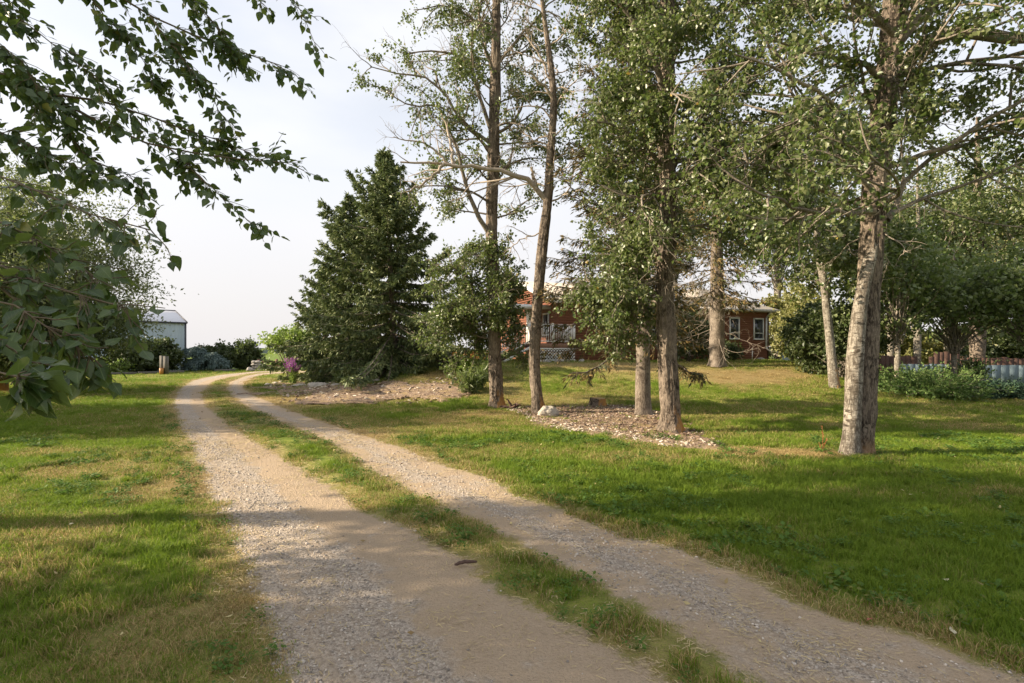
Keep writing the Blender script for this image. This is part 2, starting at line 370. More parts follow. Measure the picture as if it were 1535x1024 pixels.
def sdist(x, y, poly):                   # signed distance, positive inside
    x = np.asarray(x, float).ravel(); y = np.asarray(y, float).ravel()
    best = np.full(x.shape, 1e9); ins = np.zeros(x.shape, bool)
    n = len(poly)
    for i in range(n):
        ax, ay = poly[i]; bx, by = poly[(i + 1) % n]
        dx, dy = bx - ax, by - ay; L2 = dx * dx + dy * dy + 1e-12
        t = np.clip(((x - ax) * dx + (y - ay) * dy) / L2, 0, 1)
        best = np.minimum(best, (x - ax - t * dx) ** 2 + (y - ay - t * dy) ** 2)
        c_ = (ay > y) != (by > y)
        xi = ax + (y - ay) / (dy if abs(dy) > 1e-9 else 1e-9) * dx
        ins ^= c_ & (x < xi)
    return np.where(ins, 1, -1) * np.sqrt(best)
def pdist(x, y, pl):
    x = np.asarray(x, float).ravel(); y = np.asarray(y, float).ravel(); best = np.full(x.shape, 1e9)
    for (ax, ay), (bx, by) in zip(pl[:-1], pl[1:]):
        dx, dy = bx - ax, by - ay; t = np.clip(((x - ax) * dx + (y - ay) * dy) / (dx * dx + dy * dy + 1e-12), 0, 1)
        best = np.minimum(best, (x - ax - t * dx) ** 2 + (y - ay - t * dy) ** 2)
    return np.sqrt(best)
def lateral_pos(x, y):
    a, b_, c_, d_ = (pdist(x, y, q) for q in (LL, LR, RL, RR))
    l = a / (a + b_ + 1e-6); r = c_ / (c_ + d_ + 1e-6); return np.where(np.minimum(a, b_) < np.minimum(c_, d_), l, r + 2.0), l, r, np.minimum(a, b_) < np.minimum(c_, d_)
def stone_weight(x, y):
    _, l, r, isl = lateral_pos(x, y)
    return np.where(isl, 1 - sstep((l - .42) / .28), .25 + .75 * np.exp(-((r - .45) / .2) ** 2)) 
def drive_sd(x, y): return np.maximum(sdist(x, y, polyL), sdist(x, y, polyR))
def drive_all(x, y): return sdist(x, y, np.vstack([LL, RR[::-1]]))

bedA = np.array([G(*q) for q in [(764, 614), (794, 630), (830, 642), (908, 653), (968, 665), (1040, 674), (1091, 678), (1086, 665), (1028, 645), (989, 619), (926, 609), (830, 610)]])
bedB = np.array([G(*q) for q in [(396, 578), (420, 592), (446, 604), (500, 607), (560, 607), (640, 604), (690, 598), (700, 580), (690, 560), (640, 572), (560, 580), (480, 572)]])
def spot(x, y, cx, cy, rx, ry, a=0.0):
    ca, sa = math.cos(a), math.sin(a); dx = x - cx; dy = y - cy
    u = (dx * ca + dy * sa) / rx; v = (-dx * sa + dy * ca) / ry
    return 1 - sstep((np.sqrt(u * u + v * v) - .5) / .8)
def gspot(x, y, px, py, rx, ry, a=0.0):
    g = G(px, py); return spot(x, y, g[0], g[1], rx, ry, a)
DSPOT = [(270, 735, .9, .6, .75), (150, 705, 1.2, .6, .4), (230, 950, .4, .35, .45), (330, 700, .5, 1.3, .8), (90, 800, .5, .3, .3), (60, 680, 1.0, .5, .3),
         (600, 640, 4.5, 1.6, .45), (900, 680, 3.5, 1.0, .35), (450, 600, 3.0, 2.0, .6), (560, 590, 3.5, 1.6, .55), (660, 575, 3, 2.5, .7),
         (1100, 565, 3.5, 1.5, .6), (1040, 552, 5, 2.5, .55), (900, 548, 3, 1.5, .5), (1190, 680, 1.2, .35, 1.1), (1130, 676, .6, .3, 1.0), (1240, 684, .5, .25, .9),
         (720, 620, 1.2, .8, .6), (1440, 640, 3, .6, .35), (420, 570, 3, 3, .4), (800, 600, 3, 1.2, .3)]
_ds = [(G(a, b), rx, ry, w) for a, b, rx, ry, w in DSPOT]
def dryness(x, y, sd_=None):
    x = np.asarray(x, float); y = np.asarray(y, float)
    if sd_ is None: sd_ = drive_sd(x, y).reshape(x.shape)
    left = 1 - sstep((x + y * .78 + .2) / 1.0)
    base = .14 + .02 * left + .10 * sstep((y - 9) / 6) + (fbm(x, y, 1.4, 3) - .5) * .75 + (fbm(x, y, .45, 9) - .5) * .55
    base = base - .12 * (1 - left) * (1 - sstep((y - 8) / 4))
    for g, rx, ry, w in _ds:
        s = spot(x, y, g[0], g[1], rx, ry); base = base + w * s * (0.55 + .9 * (fbm(x, y, .8, 5) - .2))
    base = base + .55 * (1 - sstep((-sd_ - .02) / .5))
    return np.clip(base, 0, 1)

# ------------------------------------------------------------------ ground
def spaced(lo, hi, n, k, c=0.0):
    a = math.asinh((lo - c) / k); b = math.asinh((hi - c) / k)
    return c + k * np.sinh(np.linspace(a, b, n))
gx = spaced(-1500, 1500, 420, 3.5); gy = spaced(-400, 4000, 420, 4.5, 4.0)
X, Y = np.meshgrid(gx, gy)
Z = terr(X, Y)
v = np.stack([X, Y, Z], -1).reshape(-1, 3)
nx, ny = len(gx), len(gy)
idx = (np.arange(ny - 1)[:, None] * nx + np.arange(nx - 1)[None]).ravel()
quads = np.stack([idx, idx + 1, idx + 1 + nx, idx + nx], -1)
qc = v[quads].mean(1)
fieldline = 44 + 0 * qc[:, 0]
infield = (qc[:, 1] > 46.5)
gb = MB(); gb.v.append(v); gb.n = len(v); gb.f.append(quads); gb.m.append(infield.astype(int))
ground = gb.build("ground", [m_ground, m_field], smooth=True, kind='structure')
setattr_float(ground.data, 'dry', dryness(v[:, 0], v[:, 1]))

def surf(x, y, sd_=None):
    x = np.asarray(x, float); y = np.asarray(y, float)
    if sd_ is None: sd_ = drive_sd(x, y).reshape(x.shape)
    al_ = drive_all(x, y).reshape(x.shape)
    return terr(x, y) + .008 + .030 * sstep((-sd_ - .02) / .2) * (al_ > 0) + (.010 * fbm(x, y, .5, 21) + .007 * fbm(x, y, .13, 22)) * sstep((sd_ + .1) / .2) * (al_ > -.2)
# driveway: a strip that follows the two wheel tracks, crowned in the middle
n_c = 460
def resamp2(pl, n):
    d = np.r_[0, np.cumsum(np.linalg.norm(np.diff(pl, axis=0), axis=1))]
    t = np.linspace(0, 1, n) ** 1.0 * d[-1]
    return np.stack([np.interp(t, d, pl[:, i]) for i in range(pl.shape[1])], -1)
ctr = (resamp2(LR, 90) + resamp2(RL, 90)) / 2
for _ in range(3): ctr[1:-1] = (ctr[:-2] + 2 * ctr[1:-1] + ctr[2:]) / 4
ctr = resamp2(ctr, n_c)
tt = np.gradient(ctr, axis=0); tt /= np.linalg.norm(tt, axis=1, keepdims=True)
for _ in range(12): tt[1:-1] = (tt[:-2] + tt[1:-1] + tt[2:]) / 3
tt /= np.linalg.norm(tt, axis=1, keepdims=True)
nrm = np.stack([tt[:, 1], -tt[:, 0]], -1)
off = np.linspace(-2.9, 2.5, 84)
pts = ctr[:, None] + nrm[:, None] * off[None, :, None]
x, y = pts[..., 0].ravel(), pts[..., 1].ravel()
sd_ = drive_sd(x, y)
edge_fade = sstep((np.minimum(off - off[0], off[-1] - off) / .5))[None].repeat(n_c, 0).ravel()
inner = np.abs(off)[None].repeat(n_c, 0).ravel() < .9
z = surf(x, y, sd_) - (1 - edge_fade) * .003
v = np.stack([x, y, z], -1); m_ = len(off)
idx = (np.arange(n_c - 1)[:, None] * m_ + np.arange(m_ - 1)[None]).ravel()
quads = np.stack([idx, idx + 1, idx + 1 + m_, idx + m_], -1)
db = MB(); db.v.append(v); db.n = len(v); db.f.append(quads); db.m.append(np.zeros(len(quads), int))
drive = db.build("gravel_driveway", m_drive, smooth=True, kind='structure')
setattr_float(drive.data, 'dry', dryness(x, y, sd_)); setattr_float(drive.data, 'cov', sd_)
setattr_float(drive.data, 'wear', stone_weight(x, y)); setattr_float(drive.data, 'lat', lateral_pos(x, y)[0])
me = drive.data
if me.polygons[0].normal.z < 0: me.flip_normals()

def sheet(name, poly, mat, step, lift, rough, seed, brk=0.0):
    x0, y0 = poly.min(0) - .3; x1, y1 = poly.max(0) + .3
    xs = np.arange(x0, x1, step); ys = np.arange(y0, y1, step)
    X, Y = np.meshgrid(xs, ys); X = X + (rng.random(X.shape) - .5) * step * .5; Y = Y + (rng.random(Y.shape) - .5) * step * .5
    s = sdist(X, Y, poly).reshape(X.shape) + (fbm(X, Y, .5, seed) - .5) * .5 + (fbm(X, Y, 1.6, seed + 5) - .5) * brk
    Z = terr(X, Y) + lift * sstep((s + .05) / .12) - .03 * (s < -.02) + rough * rng.random(X.shape) * (s > .1)
    v = np.stack([X, Y, Z], -1).reshape(-1, 3); n = len(xs)
    idx = (np.arange(len(ys) - 1)[:, None] * n + np.arange(n - 1)[None]).ravel()
    q = np.stack([idx, idx + 1, idx + 1 + n, idx + n], -1)
    q = q[(s.ravel()[q] > -.12).all(1)]
    b = MB(); b.v.append(v); b.n = len(v); b.f.append(q); b.m.append(np.zeros(len(q), int))
    return b.build(name, mat, smooth=False, kind='structure')
sheet("mulch_bed", bedA, m_mulch, .07, .014, .03, 31, 1.1)
sheet("mulch_bed", bedB, m_mulch, .12, .03, .04, 37, 5.0)

# ------------------------------------------------------------------ scatter (geometry nodes) for what nobody could count
def scatter(name, label, cat, pts, rot, scl, idx, attrs, sources):
    me = bpy.data.meshes.new(name); me.vertices.add(len(pts)); me.vertices.foreach_set('co', np.asarray(pts, np.float32).ravel())
    def va(nm, arr):
        a = me.attributes.new(nm, 'FLOAT_VECTOR', 'POINT'); a.data.foreach_set('vector', np.asarray(arr, np.float32).ravel())
    va('rot', rot); va('scl', scl)
    a = me.attributes.new('idx', 'INT', 'POINT'); a.data.foreach_set('value', np.asarray(idx, np.int32))
    for k, vv in attrs.items(): setattr_float(me, k, vv)
    o = bpy.data.objects.new(name, me); scene.collection.objects.link(o); tag(o, label, cat, kind='stuff')
    col = bpy.data.collections.new(name + "_sources")
    for s in sources: col.objects.link(s)
    ng = bpy.data.node_groups.new(name, 'GeometryNodeTree')
    ng.interface.new_socket('Geometry', in_out='INPUT', socket_type='NodeSocketGeometry')
    ng.interface.new_socket('Geometry', in_out='OUTPUT', socket_type='NodeSocketGeometry')
    gi = ng.nodes.new('NodeGroupInput'); go = ng.nodes.new('NodeGroupOutput')
    ci = ng.nodes.new('GeometryNodeCollectionInfo'); ci.inputs['Collection'].default_value = col
    ci.inputs['Separate Children'].default_value = True; ci.inputs['Reset Children'].default_value = True
    ip = ng.nodes.new('GeometryNodeInstanceOnPoints'); ip.inputs['Pick Instance'].default_value = True
    def na(nm, dt):
        n = ng.nodes.new('GeometryNodeInputNamedAttribute'); n.data_type = dt; n.inputs[0].default_value = nm
        return [s for s in n.outputs if s.enabled and s.name == 'Attribute'][0]
    L = ng.links.new
    L(gi.outputs[0], ip.inputs['Points']); L(ci.outputs[0], ip.inputs['Instance'])
    L(na('idx', 'INT'), ip.inputs['Instance Index'])
    er = ng.nodes.new('FunctionNodeEulerToRotation'); L(na('rot', 'FLOAT_VECTOR'), er.inputs[0]); L(er.outputs[0], ip.inputs['Rotation'])
    L(na('scl', 'FLOAT_VECTOR'), ip.inputs['Scale']); L(ip.outputs[0], go.inputs[0])
    md = o.modifiers.new("scatter", 'NODES'); md.node_group = ng
    return o
def src(name, b, mat, smooth=False):
    return bpy.data.objects.new(name, b.mesh(name, mat, smooth))

def blade_clump(n, rad, h0, h1, w, lean, seed):
    r = np.random.default_rng(seed)
    a = r.random(n) * 2 * math.pi; d = rad * np.sqrt(r.random(n))
    bx, by = d * np.cos(a), d * np.sin(a)
    h = h0 + (h1 - h0) * r.random(n); la = r.random(n) * 2 * math.pi; le = lean * (.2 + r.random(n)) * h
    th = r.random(n) * math.pi; wx, wy = np.cos(th) * w / 2, np.sin(th) * w / 2
    lx, ly = np.cos(la) * le, np.sin(la) * le
    base = np.stack([bx, by, np.full(n, -.01)], -1); mid = base + np.stack([lx * .35, ly * .35, h * .6], -1); tip = base + np.stack([lx, ly, h * (1 - .25 * lean)], -1)
    wv = np.stack([wx, wy, np.zeros(n)], -1)
    v = np.stack([base - wv, base + wv, mid + wv * .8, mid - wv * .8, tip], 1).reshape(-1, 3)
    i = np.arange(n) * 5
    b = MB(); b.v.append(v); b.n = len(v)
    b.f += [np.stack([i, i + 1, i + 2, i + 3], -1), np.stack([i + 3, i + 2, i + 4], -1)]; b.m += [np.zeros(n), np.zeros(n)]
    return b
lawn_src = [src("grass_clump_%d" % i, blade_clump(34, .085, .025, .062, .0042, .9, 100 + i), m_blade) for i in range(4)] + \
           [src("grass_clump_%d" % (i + 4), blade_clump(30, .06, .05, .11, .005, .7, 120 + i), m_blade) for i in range(3)]
def weed_clump(n, rad, leaf, h, seed):
    r = np.random.default_rng(seed); b = MB()
    for _ in range(n):
        a = r.random() * 6.283; d = rad * (r.random() ** .7) + .01; z0 = h * (.25 + .75 * r.random())
        c = np.array((math.cos(a) * d, math.sin(a) * d, z0)); L = leaf * (.6 + .6 * r.random()); W = L * .42
        dr = np.array((math.cos(a + r.normal() * .5), math.sin(a + r.normal() * .5), .1 + .5 * r.normal())); dr /= np.linalg.norm(dr)
        s = np.cross(dr, (0, 0, 1)); s /= np.linalg.norm(s); nn = np.cross(s, dr)
        b.add([c - dr * L * .5, c - dr * L * .1 + s * W, c + dr * L * .25 + s * W * .8, c + dr * L * .5, c + dr * L * .25 - s * W * .8, c - dr * L * .1 - s * W, c + nn * (-.12 * L)],
              [(0, 6, 1), (1, 6, 2), (2, 6, 3), (3, 6, 4), (4, 6, 5), (5, 6, 0)])
        b.add([(0, 0, 0), (.002, 0, 0), tuple(c)], [(0, 1, 2)])
    return b
weed_src = [src("weed_clump_%d" % i, weed_clump(26, .07, .022, .055, 140 + i), m_weed) for i in range(3)] + \
           [src("weed_clump_%d" % (3 + i), weed_clump(12, .06, .045, .045, 150 + i), m_weed) for i in range(2)]

def region(y0, y1, dens, xpad=1.2, xl=None, xr=None):
    A = 0; xmax = y1 * 1.06 + xpad
    lo = -xmax if xl is None else xl; hi = xmax if xr is None else xr
    n = int((hi - lo) * (y1 - y0) * dens)
    x = lo + (hi - lo) * rng.random(n); y = y0 + (y1 - y0) * rng.random(n)
    k = np.abs(x) < y * 1.06 + xpad
    return x[k], y[k]
gxs, gys, gsc = [], [], []
for y0, y1, dn, sc in ((.8, 3.5, 330, .95), (3.5, 6, 300, 1.0), (6, 9, 190, 1.15), (9, 13, 95, 1.5), (13, 19, 45, 1.9), (19, 30, 17, 2.6), (30, 45, 4, 3.5)):
    x, y = region(y0, y1, dn); gxs.append(x); gys.append(y); gsc.append(np.full(len(x), sc))
gxs, gys, gsc = map(np.concatenate, (gxs, gys, gsc))
sdv = drive_sd(gxs, gys) + (fbm(gxs, gys, .5, 41) - .5) * .34
keep = sdv < -.02 - .03 * rng.random(len(gxs))
mid = drive_all(gxs, gys) > .05
thin = mid & (fbm(gxs, gys, .45, 43) < .40 + .2 * (gys < 6) * 0)
keep &= ~thin
for bed in (bedA, bedB):
    sb = sdist(gxs, gys, bed); keep &= ~((sb > 0.0) & (rng.random(len(gxs)) > (.10 if bed is bedA else .80)))
gxs, gys, gsc, sdv, mid = gxs[keep], gys[keep], gsc[keep], sdv[keep], mid[keep]
for tx_, ty_, tr_, tn_ in ((5.38, 7.9, .33, 130), (-.42, 14.6, .26, 50), (11.3, 18.0, .26, 60), (.71, 13.3, .22, 26), (8.8, 22.0, .40, 60)):
    a_ = rng.random(tn_) * 6.283; q_ = tr_ * (1 + .5 * rng.random(tn_)); gxs = np.r_[gxs, tx_ + q_ * np.cos(a_)]; gys = np.r_[gys, ty_ + q_ * np.sin(a_)]
    gsc = np.r_[gsc, np.full(tn_, 1.5)]; sdv = np.r_[sdv, np.full(tn_, -1.0)]; mid = np.r_[mid, np.zeros(tn_, bool)]
dr = dryness(gxs, gys)
# bare, worn lawn carries fewer blades
keep = rng.random(len(gxs)) > dr * .22
gxs, gys, gsc, sdv, dr, mid = gxs[keep], gys[keep], gsc[keep], sdv[keep], dr[keep], mid[keep]
n = len(gxs)
tall = (fbm(gxs, gys, 1.1, 55) > .52) & (dr < .4)
gi_ = np.where(tall & (rng.random(n) < .6), rng.integers(4, 7, n), rng.integers(0, 4, n))
rightlush = (gxs > gys * -.25 + 1.0) & (gys < 8)
gi_ = np.where(rightlush & (rng.random(n) < .4), rng.integers(4, 7, n), gi_)
hz = .75 + .5 * rng.random(n); hz = np.where(dr > .55, hz * .65, hz)
scl = np.stack([gsc, gsc, hz * (.6 + .4 * gsc)], -1)
rot = np.stack([rng.normal(0, .08, n), rng.normal(0, .08, n), rng.random(n) * 6.283], -1)
scatter("lawn_grass", "short mown grass, green with straw coloured patches, along both sides of the driveway", "grass",
        np.stack([gxs, gys, surf(gxs, gys)], -1), rot, scl, gi_, {'dry': dr}, lawn_src)
print("grass clumps", n)
# low broad-leaved weeds: in the strip between the tracks and along the right verge
wx, wy = region(.8, 13, 60)
al = drive_all(wx, wy); sv = drive_sd(wx, wy)
verge = np.exp(-((wx - (np.interp(wy, RR[4:, 1], RR[4:, 0]) + .75)) / .55) ** 2)
f = fbm(wx, wy, .6, 61)
kp = ((al > .02) & (sv < -.04) & (f > .42) & (rng.random(len(wx)) < .5)) | ((sv < -.15) & (al < 0) & (wx > 0) & (wy < 9) & (rng.random(len(wx)) < verge * .45)) | \
     ((al < 0) & (sv < -.02) & (sv > -.4) & (wx < 0) & (f > .5) & (rng.random(len(wx)) < .5))
wx, wy, f, al = wx[kp], wy[kp], f[kp], al[kp]; n = len(wx)
big = (al < 0) & (wx > 0) & (rng.random(n) < .6)
sc = .55 + .5 * rng.random(n) + .06 * wy
scatter("verge_weeds", "low broad leaved weeds growing between the wheel tracks and on the verge", "weeds",
        np.stack([wx, wy, surf(wx, wy)], -1), np.stack([np.zeros(n), np.zeros(n), rng.random(n) * 6.283], -1), np.stack([sc, sc, sc], -1),
        np.where(big, rng.integers(3, 5, n), rng.integers(0, 3, n)), {'dry': np.clip(.12 + .5 * (rng.random(n) - .4), 0, 1)}, weed_src)

# clover-like patches and leaf litter in the lawn
wx, wy = region(1.0, 10, 55); sv = drive_sd(wx, wy); f = fbm(wx, wy, .9, 66); al = drive_all(wx, wy)
kp = (sv < -.3) & (al < 0) & (f > .60) & (rng.random(len(wx)) < .8); wx, wy = wx[kp], wy[kp]; n = len(wx); sc = .55 + .4 * rng.random(n) + .04 * wy
scatter("lawn_clover", "patches of low clover and plantain growing through the lawn", "weeds", np.stack([wx, wy, surf(wx, wy) + .012], -1), np.stack([np.zeros(n), np.zeros(n), rng.random(n) * 6.283], -1), np.stack([sc, sc, sc], -1),
        np.where(rng.random(n) < .25, rng.integers(3, 5, n), rng.integers(0, 3, n)), {'dry': np.full(n, .1)}, [o.copy() for o in weed_src])
m_litter, nt, out = newmat("leaf_litter")
bsdf(nt, out, mixc(nt, nd(nt, 'ShaderNodeObjectInfo').outputs['Random'], (.20, .12, .05), (.52, .44, .22)), .8, None, .2)
lit_src = [src("litter_%d" % i, MB().add([(-.5, 0, .1), (-.1, .3, 0), (.5, .05, .2), (-.05, -.28, .05)], [(0, 3, 2), (0, 2, 1)]), m_litter) for i in range(2)]
wx, wy = region(1.0, 22, 1.1); wy2 = wy; n = len(wx); s_ = .02 + .03 * rng.random(n) + .0008 * wy
scatter("leaf_litter", "small dry fallen leaves scattered over the lawn and drive", "fallen leaves", np.stack([wx, wy, surf(wx, wy) + np.where(drive_sd(wx, wy) > 0, .012, .045)], -1), np.stack([rng.normal(0, .4, n), rng.normal(0, .4, n), rng.random(n) * 6.283], -1), np.stack([s_, s_, s_], -1), rng.integers(0, 2, n), {}, lit_src)
# loose gravel
def pebble(seed, flat=.6):
    r = np.random.default_rng(seed)
    v = np.array([(1, 0, 0), (-1, 0, 0), (0, 1, 0), (0, -1, 0), (0, 0, 1), (0, 0, -1), (.6, .6, .5), (-.6, .6, .45), (.6, -.6, .5), (-.6, -.6, .4)], float)
    f = [(0, 2, 6), (2, 4, 6), (4, 0, 6), (2, 1, 7), (1, 4, 7), (4, 2, 7), (0, 8, 3), (4, 8, 0), (3, 8, 4), (1, 3, 9), (3, 4, 9), (4, 1, 9), (0, 5, 2), (2, 5, 1), (1, 5, 3), (3, 5, 0)]
    v = v * (.75 + .5 * r.random((len(v), 1))) * np.array((1, .6 + .4 * r.random(), flat))
    return MB().add(v * .5, f)
m_peb, nt, out = newmat("gravel_stone")
rn = nd(nt, 'ShaderNodeObjectInfo').outputs['Random']
c = mixc(nt, rn, (.20, .175, .15), (.66, .58, .49)); bsdf(nt, out, c, .85, None, .25)
peb_src = [src("pebble_%d" % i, pebble(i), m_peb) for i in range(4)]
px_, py_ = region(1.0, 11, 900)
sv = drive_sd(px_, py_); w_ = fbm(px_, py_, .8, 71)
near_left = sstep((4.5 - py_) / 2.5) * (sdist(px_, py_, polyL) > 0)
pr = np.clip((w_ - .5) * 1.8 + .9 * stone_weight(px_, py_) - .15, .02, 1) * np.clip(1.5 - py_ / 9, .25, 1)
kp = (sv > -.05) & (rng.random(len(px_)) < pr); px_, py_ = px_[kp], py_[kp]; n = len(px_)
s_ = .007 + .016 * rng.random(n) ** 3 + .0012 * py_
s_ = np.where(rng.random(n) < .02, s_ * 1.9, s_)
scatter("loose_gravel", "loose grey and tan stones lying on the driveway wheel tracks", "gravel",
        np.stack([px_, py_, surf(px_, py_) + .002], -1), np.stack([rng.normal(0, .4, n), rng.normal(0, .4, n), rng.random(n) * 6.283], -1), np.stack([s_, s_, s_], -1),
        rng.integers(0, 4, n), {}, peb_src)
print("pebbles", n)
# dry clippings on the tracks
m_straw = simple("dry_clippings", (.47, .37, .20), .8, .3, 5, 0)
def straw(seed):
    r = np.random.default_rng(seed); b = MB()
    for _ in range(9):
        a = r.random() * 6.28; L = .012 + .035 * r.random(); c = r.normal(0, .04, 2); d = np.array((math.cos(a), math.sin(a))) * L / 2; w = np.array((-d[1], d[0])); w = w / np.linalg.norm(w) * .0013
        z0, z1 = .002 + .006 * r.random(2)
        b.add([(c[0] - d[0] - w[0], c[1] - d[1] - w[1], z0), (c[0] - d[0] + w[0], c[1] - d[1] + w[1], z0 + .001), (c[0] + d[0] + w[0], c[1] + d[1] + w[1], z1 + .001), (c[0] + d[0] - w[0], c[1] + d[1] - w[1], z1)], [(0, 1, 2, 3)])
    return b
straw_src = [src("straw_%d" % i, straw(200 + i), m_straw) for i in range(3)]
sx, sy = region(1.0, 12, 75); sv = drive_sd(sx, sy)
kp = (sv > -.25) & (rng.random(len(sx)) < np.clip((fbm(sx, sy, .7, 81) - .3) * 2.0 + .3 * (sv < .2), .05, 1)); sx, sy = sx[kp], sy[kp]; n = len(sx)
scatter("dry_clippings", "scattered straw coloured grass clippings lying on the driveway", "grass clippings",
        np.stack([sx, sy, surf(sx, sy) + .003], -1), np.stack([np.zeros(n), np.zeros(n), rng.random(n) * 6.283], -1), np.ones((n, 3)) * (1.0 + .09 * sy[:, None]),
        rng.integers(0, 3, n), {}, straw_src)
# wood chips
def chipmat(name, a, b):
    m, nt, out = newmat(name); rn = nd(nt, 'ShaderNodeObjectInfo').outputs['Random']
    bsdf(nt, out, mixc(nt, rn, a, b), .9, None, .15); return m
m_chip = chipmat("pale_wood_chip", (.42, .33, .25), (.74, .66, .55)); m_chipd = chipmat("brown_bark_chip", (.12, .08, .06), (.36, .26, .19))
def chip(seed):
    r = np.random.default_rng(seed); n = 6
    a = np.sort(r.random(n)) * 6.283; rr = .6 + .5 * r.random(n)
    v = [(math.cos(t) * q, math.sin(t) * q * .5, .05 + .12 * r.random()) for t, q in zip(a, rr)]
    v2 = [(x_, y_, z_ - .16) for x_, y_, z_ in v]
    return MB().add(v + v2, [tuple(range(n))]).add([], np.zeros((0, 4), int)).add(v + v2, [(i, i + n, (i + 1) % n + n, (i + 1) % n) for i in range(n)])
chip_src = [src("chip_a%d" % i, chip(300 + i), m_chip) for i in range(3)] + [src("chip_b%d" % i, chip(310 + i), m_chipd) for i in range(3)]
def chips(name, label, bed, dens, size, pale_fn, spill):
    x0, y0 = bed.min(0) - .5; x1, y1 = bed.max(0) + .5
    n = int((x1 - x0) * (y1 - y0) * dens); x = x0 + (x1 - x0) * rng.random(n); y = y0 + (y1 - y0) * rng.random(n)
    s = sdist(x, y, bed) + (fbm(x, y, .5, 91) - .5) * spill
    k = (s > -.02) & (rng.random(n) < .25 + 1.1 * (fbm(x, y, .7, 92) - .2)); x, y = x[k], y[k]; n = len(x)
    pale = rng.random(n) < pale_fn(x, y)
    sz = size * (.35 + 1.5 * rng.random(n) ** 2)
    scatter(name, label, "wood chips", np.stack([x, y, terr(x, y) + .03 + .02 * rng.random(n)], -1), np.stack([rng.normal(0, .35, n), rng.normal(0, .35, n), rng.random(n) * 6.283], -1),
            np.stack([sz, sz, sz], -1), np.where(pale, rng.integers(0, 3, n), rng.integers(3, 6, n)), {}, chip_src)
bA0 = bedA[:7]
chips("wood_chips", "pale wood chips covering the bed under the tall poplars", bedA, 420, .036,
      lambda x, y: np.clip(.92 - 1.0 * (y - (np.interp(x, bA0[:, 0], bA0[:, 1]))) / 1.6, .12, .85), 1.1)
chips("wood_chips", "brown bark chips scattered over the worn bed beside the spruces", bedB, 70, .075, lambda x, y: .22 + .25 * vn(x, y, 1.3, 95), 1.6)

# ------------------------------------------------------------------ tree machinery
def unit(v): return v / (np.linalg.norm(v, axis=-1, keepdims=True) + 1e-9)
def smooth_path(pts, k, jit=0.0):
    p = np.asarray(pts, float)
    for _ in range(2):
        if len(p) > 2:
            q = np.empty((2 * len(p) - 2, 3)); q[0::2] = p[:-1] * .75 + p[1:] * .25; q[1::2] = p[:-1] * .25 + p[1:] * .75
            p = np.vstack([p[:1], q, p[-1:]])
    p = resamp2(p, k)
    if jit: p[1:-1] += rng.normal(0, jit, (k - 2, 3))
    return p
def walk(st, d, L, k, wander, grav):
    st = np.asarray(st, float); N = len(st); d = unit(np.asarray(d, float)); L = np.asarray(L, float)
    out_ = np.empty((N, k, 3)); out_[:, 0] = st
    for i in range(1, k):
        d = unit(d + rng.normal(0, wander, (N, 3)) + np.array((0, 0, grav)))
        out_[:, i] = out_[:, i - 1] + d * (L / (k - 1))[:, None]
    return out_
def spawn(paths, per, t0, t1):
    N, k, _ = paths.shape
    t = t0 + (t1 - t0) * rng.random((N, per)); t = t.ravel(); i = np.repeat(np.arange(N), per)
    u = t * (k - 1); a = np.minimum(u.astype(int), k - 2); fr = (u - a)[:, None]
    p = paths[i, a] * (1 - fr) + paths[i, a + 1] * fr
    return p, unit(paths[i, a + 1] - paths[i, a]), t, i
def around(d, ang):
    r = rng.normal(0, 1, d.shape); s = unit(r - d * (r * d).sum(-1, keepdims=True))
    ang = np.asarray(ang)[:, None]
    return d * np.cos(ang) + s * np.sin(ang)
def kites(b, pos, d, L, W, fold=.25, mi=0, cup=0.0):
    n = len(pos); d = unit(d); s = unit(np.cross(d, rng.normal(0, 1, (n, 3)))); nn = np.cross(s, d)
    L = np.asarray(L).reshape(-1, 1) * np.ones((n, 1)); W = np.asarray(W).reshape(-1, 1) * np.ones((n, 1))
    v = np.stack([pos, pos + d * L * .42 + s * W * .5 + nn * W * fold, pos + d * L, pos + d * L * .42 - s * W * .5 + nn * W * fold], 1)
    i = np.arange(n) * 4
    f = np.concatenate([np.stack([i, i + 1, i + 2], -1), np.stack([i, i + 2, i + 3], -1)])
    return b.add(v, f, mi)
